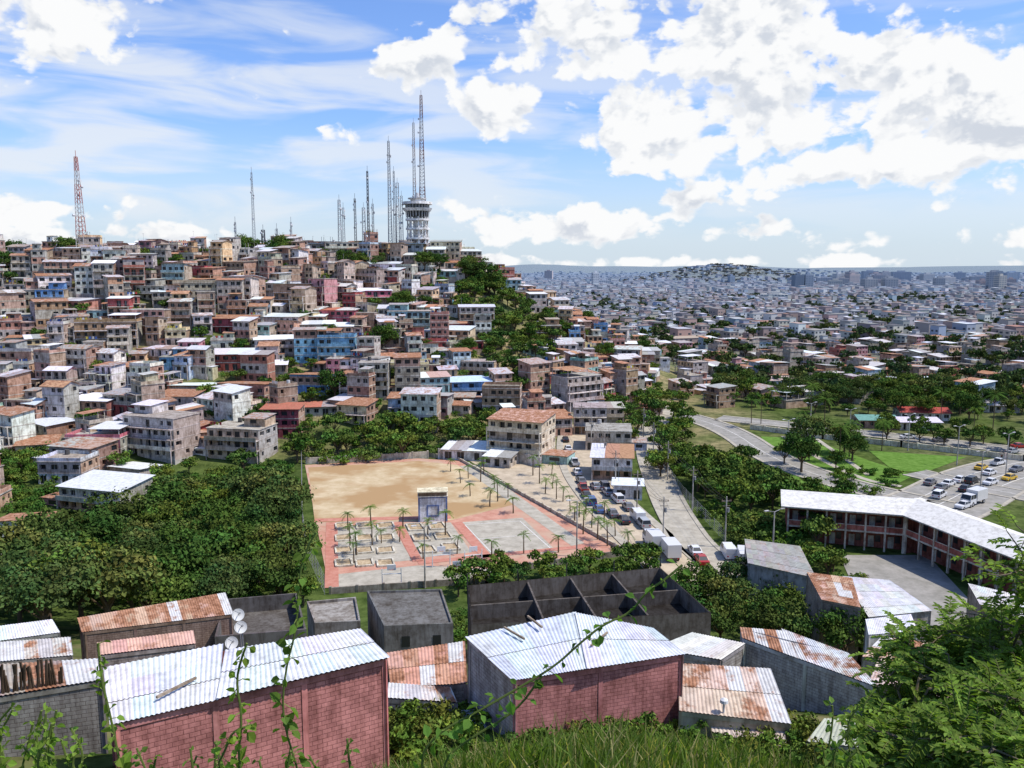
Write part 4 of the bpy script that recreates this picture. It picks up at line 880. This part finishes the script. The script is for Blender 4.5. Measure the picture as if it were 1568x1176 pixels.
flatroof('concrete_roof_house',[(482,958),(552,955),(545,918),(470,925)],15,4,(.3,.28,.26),(.3,.28,.25),.3)
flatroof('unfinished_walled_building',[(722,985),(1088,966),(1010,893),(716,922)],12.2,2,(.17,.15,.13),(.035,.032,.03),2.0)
mb=MB()
Q=[P(u,v,12.2) for u,v in [(722,985),(1088,966),(1010,893),(716,922)]]
for t in (.3,.52,.74):
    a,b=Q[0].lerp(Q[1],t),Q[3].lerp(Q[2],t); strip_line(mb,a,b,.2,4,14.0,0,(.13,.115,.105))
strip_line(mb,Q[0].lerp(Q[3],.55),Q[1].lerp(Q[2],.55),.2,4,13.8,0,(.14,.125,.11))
for t in (0,.25,.5,.75,1):
    p=Q[3].lerp(Q[2],t); mb.beam((p.x,p.y,12),(p.x,p.y,15.6),.08,0,(.1,.09,.08))
mb.obj('unfinished_partition_walls',[MW])
fg('rust_roof_house',[[(1040,1088,27),(1212,1108,27),(1180,1024,27.6),(1038,1016,27.6)]],20,(.52,.46,.35),brick=False,rc=(.58,.45,.37),al=.4)
fg('grey_block_house',[[(1215,1005,25),(1345,1052,25),(1300,1000,25.4),(1196,962,25.4),WZ,.33],[(1136,976,25),(1222,1008,25),(1206,966,25.4),(1133,960,25.4),(.5,.3,.2),.7]],17,(.5,.5,.49),outline=[(1136,976,25),(1345,1052,25),(1300,1000,25.4),(1133,960,25.4)],al=.3)
fg('zinc_shed',[[(1000,992,24.5),(1105,1010,24.5),(1142,985,24.8),(1060,968,24.8)]],17,(.45,.43,.4),rc=(.6,.6,.56),al=.15)
fg('rust_shed',[[(1258,918,9),(1318,930,9),(1305,885,9.5),(1235,876,9.5)]],2,(.38,.32,.26),rc=(.55,.38,.28),al=.55)
fg('white_long_shed',[[(1330,945,8),(1428,935,8),(1362,888,8.6),(1290,882,8.6)]],1,(.45,.4,.37),brick=False,rc=(.62,.61,.59),al=.1)
fg('rust_roof_shack',[[(1320,1005,15),(1400,1020,15),(1430,985,15.3),(1350,975,15.3)]],8,(.5,.43,.38),rc=(.56,.42,.33),al=.5)
fg('zinc_shed',[[(1330,1045,19),(1440,1075,19),(1430,1025,19.3),(1345,1008,19.3)]],11,(.5,.43,.38),rc=(.58,.46,.4),al=.45)
fg('zinc_shed',[[(1330,972,12),(1405,966,12),(1395,940,12.3),(1325,948,12.3)]],5,(.68,.66,.62),brick=False,rc=WZ,al=.1)
fg('white_long_shed',[[(1500,925,8),(1600,960,8),(1620,925,8.6),(1482,893,8.6)]],1,(.38,.32,.26),brick=False,rc=(.62,.61,.57),al=.05)
fg('green_roof_shed',[[(1235,1135,27),(1370,1150,27),(1350,1100,27.4),(1262,1100,27.4)]],20,(.42,.43,.35),rc=(.44,.46,.35),al=.25)
fg('beige_house',[[(1090,1120,26.2),(1205,1150,26.2),(1200,1105,26.6),(1085,1092,26.4)]],20,(.6,.5,.36),brick=False,rc=(.52,.44,.37),al=.3)
fg('white_scrap_roof',[[(690,1115,25.4),(765,1120,25.4),(745,1088,25.6),(684,1086,25.6)]],22,(.4,.4,.4),rc=(.62,.64,.65),al=.1)
fg('white_scrap_roof',[[(592,1068,26.8),(700,1075,26.6),(690,1052,26.7),(595,1045,26.9)]],22,(.4,.4,.4),rc=(.56,.54,.52),al=.35)
fg('zinc_shed',[[(1145,862,6),(1250,885,6),(1225,836,6.3),(1140,825,6.3)]],0,(.4,.38,.36),brick=False,rc=(.36,.34,.31),al=.2)
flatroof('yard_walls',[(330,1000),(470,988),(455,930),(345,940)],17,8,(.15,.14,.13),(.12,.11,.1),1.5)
fg('block_wall_house',[[(-60,1075,31),(158,1040,31.2),(150,1008,31.0),(-60,1020,30.8)]],24,(.36,.35,.33),rc=(.36,.3,.26),al=.5)
mb=MB(); r_=random.Random(4)
for i in range(26):
    p=P(-10+i*4.2,1062-i*.6,31.1); hh=r_.uniform(.6,1.4); mb.beam((p.x,p.y,30.7),(p.x+r_.uniform(-.2,.2),p.y,31.1+hh),.06,0,(.12,.09,.065))
mb.obj('wooden_stake_fence',[MW])
mb=MB()
for a,b in (((772,962,30),(803,980,29.95)),((808,945,30.2),(830,962,30.15)),((905,990,29.95),(930,970,30.05)),((240,1070,33.25),(300,1040,33.1))):
    mb.beam(P(*a)+Vector((0,0,.06)),P(*b)+Vector((0,0,.06)),.07,0,(.3,.24,.18))
mb.obj('roof_timber_strips',[MW])
for u,v,y_ in ((365,941,38.5),(369,960,38),(355,984,37)):
    p=PD(u,v,y_); mb=MB(); n_=20
    ax=Vector((.45,-.75,.5)).normalized(); a=ax.orthogonal().normalized(); b_=ax.cross(a)
    f=lambda r,t,z:(a*math.cos(t)+b_*math.sin(t))*r+ax*z
    for k in range(4):
        r0,r1=.075*k,.075*(k+1); z0,z1=-.16+(r0/.34)**2*.13,-.16+(r1/.34)**2*.13
        for i in range(n_):
            t0,t1=2*math.pi*i/n_,2*math.pi*(i+1)/n_
            mb.quad(f(r0,t0,z0),f(r1,t0,z1),f(r1,t1,z1),f(r0,t1,z0),0,(.56,.56,.54))
    mb.beam(ax*-.1,ax*.34,.02,0,(.3,.3,.3)); mb.beam(b_*-.3,ax*.34,.015,0,(.3,.3,.3)); mb.beam(ax*.3,ax*.4,.05,0,(.2,.2,.2),n=8)
    mb.beam(ax*-.16,(0,.15,-.2),.03,0,(.3,.3,.3)); mb.beam((0,.15,-.1),(0,.15,-4.2),.03,0,(.3,.3,.3)); mb.obj('satellite_dish',[MK],p)
p=P(1108,1092,27.0); mb=MB(); mb.cyl(0,0,-.3,.6,.06,.06,0,(.6,.6,.6),8); mb.cyl(0,0,.6,.75,.22,.2,0,(.65,.65,.65),12); mb.cyl(0,0,.75,.85,.2,.05,0,(.65,.65,.65),12); mb.obj('roof_vent',[MK],p)
WD=[tree_mesh('weed_clump',1.1,1.1,9,500,s,b_,.085,False) for s,b_ in ((31,(.065,.115,.022)),(32,(.08,.125,.028)))]
scat([(598,1176),(722,1176),(715,1072),(600,1075)],WD,'weed_clump',.5,46,.8,1.6,None,19)
scat([(760,1176),(1300,1180),(1290,1110),(1040,1100),(780,1108)],WD,'weed_clump',.8,70,.7,1.3,None,19)
scat([(360,940),(470,935),(455,900),(380,905)],BU_+TS,'bush',3,12,.6,1,None,40)
scat([(690,1000),(720,985),(712,940),(694,950)],BU_,'bush',2,6,.5,.7,None,30)
# ---------- near vegetation
def leaf(mb,p,d,up,L_,w,col,m=0):
    d=d.normalized(); s=d.cross(up)
    if s.length<1e-4: s=d.orthogonal()
    s.normalize(); nrm=s.cross(d)
    tip=p+d*L_-nrm*L_*.12; mid1=p+d*L_*.35; mid2=p+d*L_*.7
    mb.poly([p,mid1+s*w+nrm*w*.3,mid2+s*w*.75+nrm*w*.2,tip],m,col,1); mb.poly([tip,mid2-s*w*.75+nrm*w*.2,mid1-s*w+nrm*w*.3,p],m,col,1)
rv=random.Random(21)
def rdir(r,z=0): 
    v=Vector((r.gauss(0,1),r.gauss(0,1),r.gauss(z,1))); return v.normalized()
def vine(name,pts,ls,step,col=(.16,.26,.045),th=.007,start_ground=True):
    mb=MB(); pts=[Vector(p) for p in pts]
    if start_ground: pts=[Vector((pts[0].x+.1,pts[0].y+.1,h1(pts[0].x,pts[0].y)-.05))]+pts
    q=pts
    for _ in range(2):
        n_=[q[0]]
        for a,b in zip(q,q[1:]): n_+=[a*.75+b*.25,a*.25+b*.75]
        n_.append(q[-1]); q=n_
    tot=sum((b-a).length for a,b in zip(q,q[1:])); acc=0;nxt=0
    for a,b in zip(q,q[1:]):
        mb.beam(a,b,th,1,(.12,.16,.04),n=5); sl=(b-a).length
        while nxt<acc+sl:
            t=(nxt-acc)/max(sl,1e-6); p=a.lerp(b,t); f=nxt/tot
            for k in range(rv.choice((1,2,2))):
                d=rdir(rv,.1); s=ls*rv.uniform(.6,1.2)*(1-.5*f); pp=p+d*s*.5; mb.beam(p,pp,.003,1,(.15,.2,.05),n=3)
                leaf(mb,pp,(d+Vector((0,0,-.4))),rdir(rv,1.5),s,s*.4,var(col,.35,rv))
            nxt+=step*rv.uniform(.6,1.4)
        acc+=sl
    mb.obj(name,[ML2,MK])
def vp(y,*uv): return [PD(u,v,y) for u,v in uv]
vine('climbing_vine',vp(5.0,(455,1176),(432,1100),(436,1030),(455,960),(458,880),(470,840),(484,815)),.11,.05,(.12,.2,.04))
vine('climbing_vine',vp(4.6,(640,1168),(665,1125),(740,1085),(800,1050),(850,1020),(888,985),(925,955),(965,940),(990,905),(1015,890),(1045,865)),.1,.06,(.1,.2,.04))
vine('climbing_vine',vp(4.6,(670,1170),(720,1130),(790,1090),(830,1035)),.09,.08,(.09,.18,.035))
vine('leafy_weed',vp(4.4,(362,1176),(372,1100),(360,1040),(378,985)),.1,.045,(.19,.28,.045))
vine('leafy_weed',vp(4.4,(330,1176),(345,1150),(355,1120),(385,1110)),.1,.04,(.19,.28,.045))
vine('leafy_weed',vp(4.4,(185,1176),(170,1100),(155,1040),(150,985)),.09,.05,(.17,.26,.045))
for k in range(17):
    u=rv.uniform(-40,130); v=rv.uniform(1075,1150); vine('leafy_weed',vp(rv.uniform(4.2,5),(u,1185),(u+rv.uniform(-20,20),v+40),(u+rv.uniform(-30,30),v)),.09,.05,(.17,.26,.045))
for k in range(12):
    u=rv.uniform(160,560); v=rv.uniform(1130,1165); vine('leafy_weed',vp(rv.uniform(4.4,5.2),(u,1190),(u+rv.uniform(-20,20),v)),.08,.035,(.13,.22,.045))
for k in range(8):
    u=rv.uniform(1250,1330); v=rv.uniform(1070,1150); vine('leafy_weed',vp(rv.uniform(5,6),(u,1190),(u+rv.uniform(-20,20),v+30),(u+rv.uniform(-30,30),v)),.09,.045,(.14,.23,.05))
# shrub with pinnate leaves
mb=MB()
def sprig(p,d,L_,col):
    q=p; d=d.normalized(); k=7; d2=d
    for i in range(k):
        d2=(d+Vector((0,0,-.09*i))).normalized(); nq=q+d2*L_/k; mb.beam(q,nq,.0035,1,(.12,.13,.05),n=3)
        s=d2.cross(Vector((0,0,1))).normalized()
        for sg in (-1,1): leaf(mb,nq,(s*sg+d2*.5+Vector((0,0,rv.uniform(-.2,.25)))),Vector((rv.uniform(-.4,.4),rv.uniform(-.4,.4),1)),.062*rv.uniform(.8,1.2),.016,var(col,.35,rv))
        q=nq
    leaf(mb,q,d2,Vector((0,0,1)),.06,.016,col)
def branch(p,d,L_,r,depth,zmax):
    n_=4; q=p
    for i in range(n_):
        d=(d+rdir(rv)*.25+Vector((0,0,.02))).normalized()
        if q.z>zmax-.15: d.z=min(d.z,.05)
        nq=q+d*L_/n_; mb.beam(q,nq,r*(1-.12*i),1,(.16,.13,.09),r*(1-.12*(i+1)),5)
        if depth>0 and i>0:
            for _ in range(2): branch(nq,(d+rdir(rv)*.9).normalized(),L_*rv.uniform(.45,.6),r*.55,depth-1,zmax)
        if depth<=1:
            g=rv.uniform(.65,1.35); c_=(.16*g,.24*g,.05*g)
            for _ in range(1): sprig(nq,(d*.6+rdir(rv)),rv.uniform(.15,.26),c_)
        q=nq
for u,y_,vt in ((1380,6.8,1075),(1425,6.4,1025),(1450,7.2,1010),(1480,6.8,1000),(1520,6.5,985),(1545,7.3,970),(1580,6.6,955),(1625,7,950),(1410,5.8,1120),(1475,5.4,1085),(1540,5.5,1065),(1600,5.6,1050)):
    tp=PD(u,vt,y_); gz=h1(tp.x,y_); hgt=tp.z-gz
    branch(Vector((tp.x+.15,y_,gz-.1)),Vector((-.08,-.02,1)),max(.6,hgt*.75),.026,2,tp.z-.1)
a=PD(1640,960,6.8); gz=h1(a.x,6.8); mb.beam((a.x,6.8,gz-.1),a,.03,1,(.16,.13,.09),.02)
branch(a,Vector((-.5,0,1)),.75,.016,1,PD(1500,800,6.8).z); branch(a,Vector((-.9,0,.9)),.8,.014,1,PD(1500,830,6.8).z); branch(a,Vector((-.2,0,1)),.9,.016,1,PD(1500,780,6.8).z)
mb.obj('pinnate_leaf_shrub',[ML2,MK])
# grass
mb=MB(); rg=random.Random(9); NG=26000
bx=np.array([rg.uniform(-6.5,6.5) for _ in range(NG)]); by=np.array([3.6+7.0*rg.random()**.8 for _ in range(NG)]); bz=H(bx,by)
cl=np.sin(bx*1.9+1)*np.sin(by*1.3)+.6*np.sin(bx*4.1+by*2.3)
for x_,y_,z_,c in zip(bx,by,bz,cl):
    if abs(x_)>y_*.66: continue
    mound=math.exp(-((x_/y_-.115)/.18)**2)
    h_=rg.uniform(.12,.32)*(1+.35*c)*(.7+.45*mound); a=rg.uniform(0,6.28); w=rg.uniform(.006,.011); le=rg.uniform(.1,.8)*h_; ex,ey=math.cos(a),math.sin(a)
    g=rg.uniform(.6,1.4); col=(.10*g,.155*g,.035*g) if rg.random()<.75 else (.30*g,.27*g,.13*g)
    b_=rg.uniform(0,6.28); lx,ly=math.cos(b_)*le,math.sin(b_)*le
    m0=(x_+lx*.3,y_+ly*.3,z_+h_*.55)
    mb.quad((x_-ex*w,y_-ey*w,z_-.04),(x_+ex*w,y_+ey*w,z_-.04),(m0[0]+ex*w*.8,m0[1]+ey*w*.8,m0[2]),(m0[0]-ex*w*.8,m0[1]-ey*w*.8,m0[2]),0,col,1)
    mb.poly([(m0[0]-ex*w*.8,m0[1]-ey*w*.8,m0[2]),(m0[0]+ex*w*.8,m0[1]+ey*w*.8,m0[2]),(x_+lx,y_+ly,z_+h_)],0,col,1)
mb.obj('grass',[ML2])
# ---------- sun, sky
SAZ,SEL=rad(98),rad(58)
sv=Vector((math.sin(SAZ)*math.cos(SEL),math.cos(SAZ)*math.cos(SEL),math.sin(SEL)))
sun=bpy.data.lights.new('sun','SUN'); sun.energy=4.8; sun.angle=rad(.5); sun.color=(1,.94,.86)
so=bpy.data.objects.new('sun',sun); so.rotation_euler=(-sv).to_track_quat('-Z','Y').to_euler(); scene.collection.objects.link(so)
w=bpy.data.worlds.new('World'); scene.world=w; w.use_nodes=True; nt=w.node_tree; bg=nt.nodes['Background']; STR=.13; bg.inputs[1].default_value=STR
try: w.cycles.sampling_method='MANUAL'; w.cycles.sample_map_resolution=256
except Exception as e: print(e)
sky=nt.nodes.new('ShaderNodeTexSky'); sky.sky_type='NISHITA'; sky.sun_disc=False; sky.sun_elevation=SEL; sky.sun_rotation=SAZ; sky.dust_density=1.0; sky.ozone_density=1.5
def Mth(op,a,b=None,c=None,clamp=False):
    m=nt.nodes.new('ShaderNodeMath'); m.operation=op; m.use_clamp=clamp
    for i,v in enumerate((a,b,c)):
        if v is None: continue
        if hasattr(v,'is_linked'): nt.links.new(v,m.inputs[i])
        else: m.inputs[i].default_value=v
    return m.outputs[0]
def VM(op,a,b):
    m=nt.nodes.new('ShaderNodeVectorMath'); m.operation=op
    for i,v in enumerate((a,b)):
        if hasattr(v,'is_linked'): nt.links.new(v,m.inputs[i])
        else: m.inputs[i].default_value=v
    return m
tc=nt.nodes.new('ShaderNodeTexCoord'); sx=nt.nodes.new('ShaderNodeSeparateXYZ'); nt.links.new(tc.outputs['Generated'],sx.inputs[0])
az=Mth('ARCTAN2',sx.outputs[0],sx.outputs[1]); el=Mth('ARCSINE',sx.outputs[2])
cb=nt.nodes.new('ShaderNodeCombineXYZ'); nt.links.new(az,cb.inputs[0]); nt.links.new(el,cb.inputs[1]); Q0=cb.outputs[0]
def AE(u,v):
    d=Vector(ray(u,v)).normalized(); return math.atan2(d.x,d.y),math.asin(d.z)
BLB=[(80,20,135,60,.95),(630,100,78,40,.85),(770,165,72,42,.9),(740,40,95,34,.65),(900,60,150,80,.95),(990,190,140,75,1.0),(1130,60,170,90,1.0),(1190,170,150,75,1.0),(1400,110,170,70,1.0),(1500,180,150,90,1.05),(1320,250,170,40,.7),(880,345,160,34,.95),(700,320,45,28,.65),(50,320,110,22,.7),(260,362,110,20,.75),(60,375,120,22,.75),(1170,350,90,24,.75),(1040,310,60,34,.8),(525,200,48,30,.6),(1400,365,190,20,.65),(760,402,1200,14,.62)]
s=None
for u,v,su,sv_,amp in BLB:
    a,e=AE(u,v)
    d=VM('SUBTRACT',Q0,(a,e,0)).outputs[0]; d=VM('MULTIPLY',d,(F/su,F/sv_,0)).outputs[0]
    r2=VM('DOT_PRODUCT',d,d).outputs['Value']; g=Mth('EXPONENT',Mth('MULTIPLY',r2,-.8)); g=Mth('MULTIPLY',g,amp)
    s=g if s is None else Mth('MAXIMUM',s,g)
def density(off,det):
    q=VM('ADD',Q0,off).outputs[0]
    m=VM('MULTIPLY',q,(9,14,0)).outputs[0]
    n1=nt.nodes.new('ShaderNodeTexNoise'); n1.noise_dimensions='2D'; n1.inputs['Scale'].default_value=1; n1.inputs['Detail'].default_value=det; n1.inputs['Roughness'].default_value=.57; n1.inputs['Distortion'].default_value=.15; nt.links.new(m,n1.inputs['Vector'])
    m2=VM('MULTIPLY',q,(28,36,0)).outputs[0]
    vo=nt.nodes.new('ShaderNodeTexVoronoi'); vo.voronoi_dimensions='2D'; vo.feature='F1'; vo.inputs['Scale'].default_value=1; vo.inputs['Detail'].default_value=2
    dist=VM('SCALE',n1.outputs['Color'],(0,0,0)); dist.inputs['Scale'].default_value=1.6
    nt.links.new(VM('ADD',m2,dist.outputs[0]).outputs[0],vo.inputs['Vector'])
    return Mth('ADD',Mth('MULTIPLY',n1.outputs['Fac'],1.6),Mth('MULTIPLY',vo.outputs['Distance'],-.34))
N0=density((0,0,0),8); N1=density((.008,.020,0),5); D0=Mth('ADD',N0,Mth('MULTIPLY',s,.9))
def mr(v,a,b,c=0,d=1):
    m=nt.nodes.new('ShaderNodeMapRange'); m.interpolation_type='SMOOTHSTEP'; nt.links.new(v,m.inputs['Value'])
    for k,x in (('From Min',a),('From Max',b),('To Min',c),('To Max',d)): m.inputs[k].default_value=x
    return m.outputs[0]
cov=mr(D0,.95,1.13)
sh=mr(Mth('SUBTRACT',N1,N0),-.08,.26); thick=mr(D0,1.15,1.6)
shade=Mth('MULTIPLY',sh,mr(D0,1.0,1.35,.25,1),clamp=True)
ccol=mixc(nt,shade,(7.45,7.5,7.55),(5.0,5.35,5.95))
cm=VM('MULTIPLY',Q0,(5,26,0)).outputs[0]
n2=nt.nodes.new('ShaderNodeTexNoise'); n2.noise_dimensions='2D'; n2.inputs['Scale'].default_value=1; n2.inputs['Detail'].default_value=5; n2.inputs['Roughness'].default_value=.5; n2.inputs['Distortion'].default_value=.4; nt.links.new(cm,n2.inputs['Vector'])
elb=Mth('MULTIPLY',mr(el,.02,.08),mr(el,.38,.2)); azw=mr(az,.5,-.4,.5,1)
cir=Mth('MULTIPLY',mr(n2.outputs['Fac'],.36,.64),Mth('MULTIPLY',elb,Mth('MULTIPLY',azw,.8)))
hzf=mr(el,.18,-.01,0,.85)
base=mixc(nt,hzf,mixc(nt,1.0,sky.outputs[0],(.92,1.14,1.58),'MULTIPLY'),(5.3,6.1,6.8))
c=mixc(nt,cir,base,(6.4,6.7,7.1)); c=mixc(nt,cov,c,ccol)
nt.links.new(c,bg.inputs[0])
# ---------- camera
cam=bpy.data.cameras.new('camera'); cam.sensor_width=36; cam.lens=F/1568*36; cam.clip_end=40000; cam.clip_start=.1
co=bpy.data.objects.new('camera',cam); co.location=(0,0,EYE); co.rotation_euler=(math.pi/2-PITCH,0,0); scene.collection.objects.link(co); scene.camera=co
scene.view_settings.view_transform='Standard'; scene.view_settings.look='None'; scene.view_settings.exposure=0
print('houses',cnt,'objs',len(bpy.data.objects),time.time()-T0)
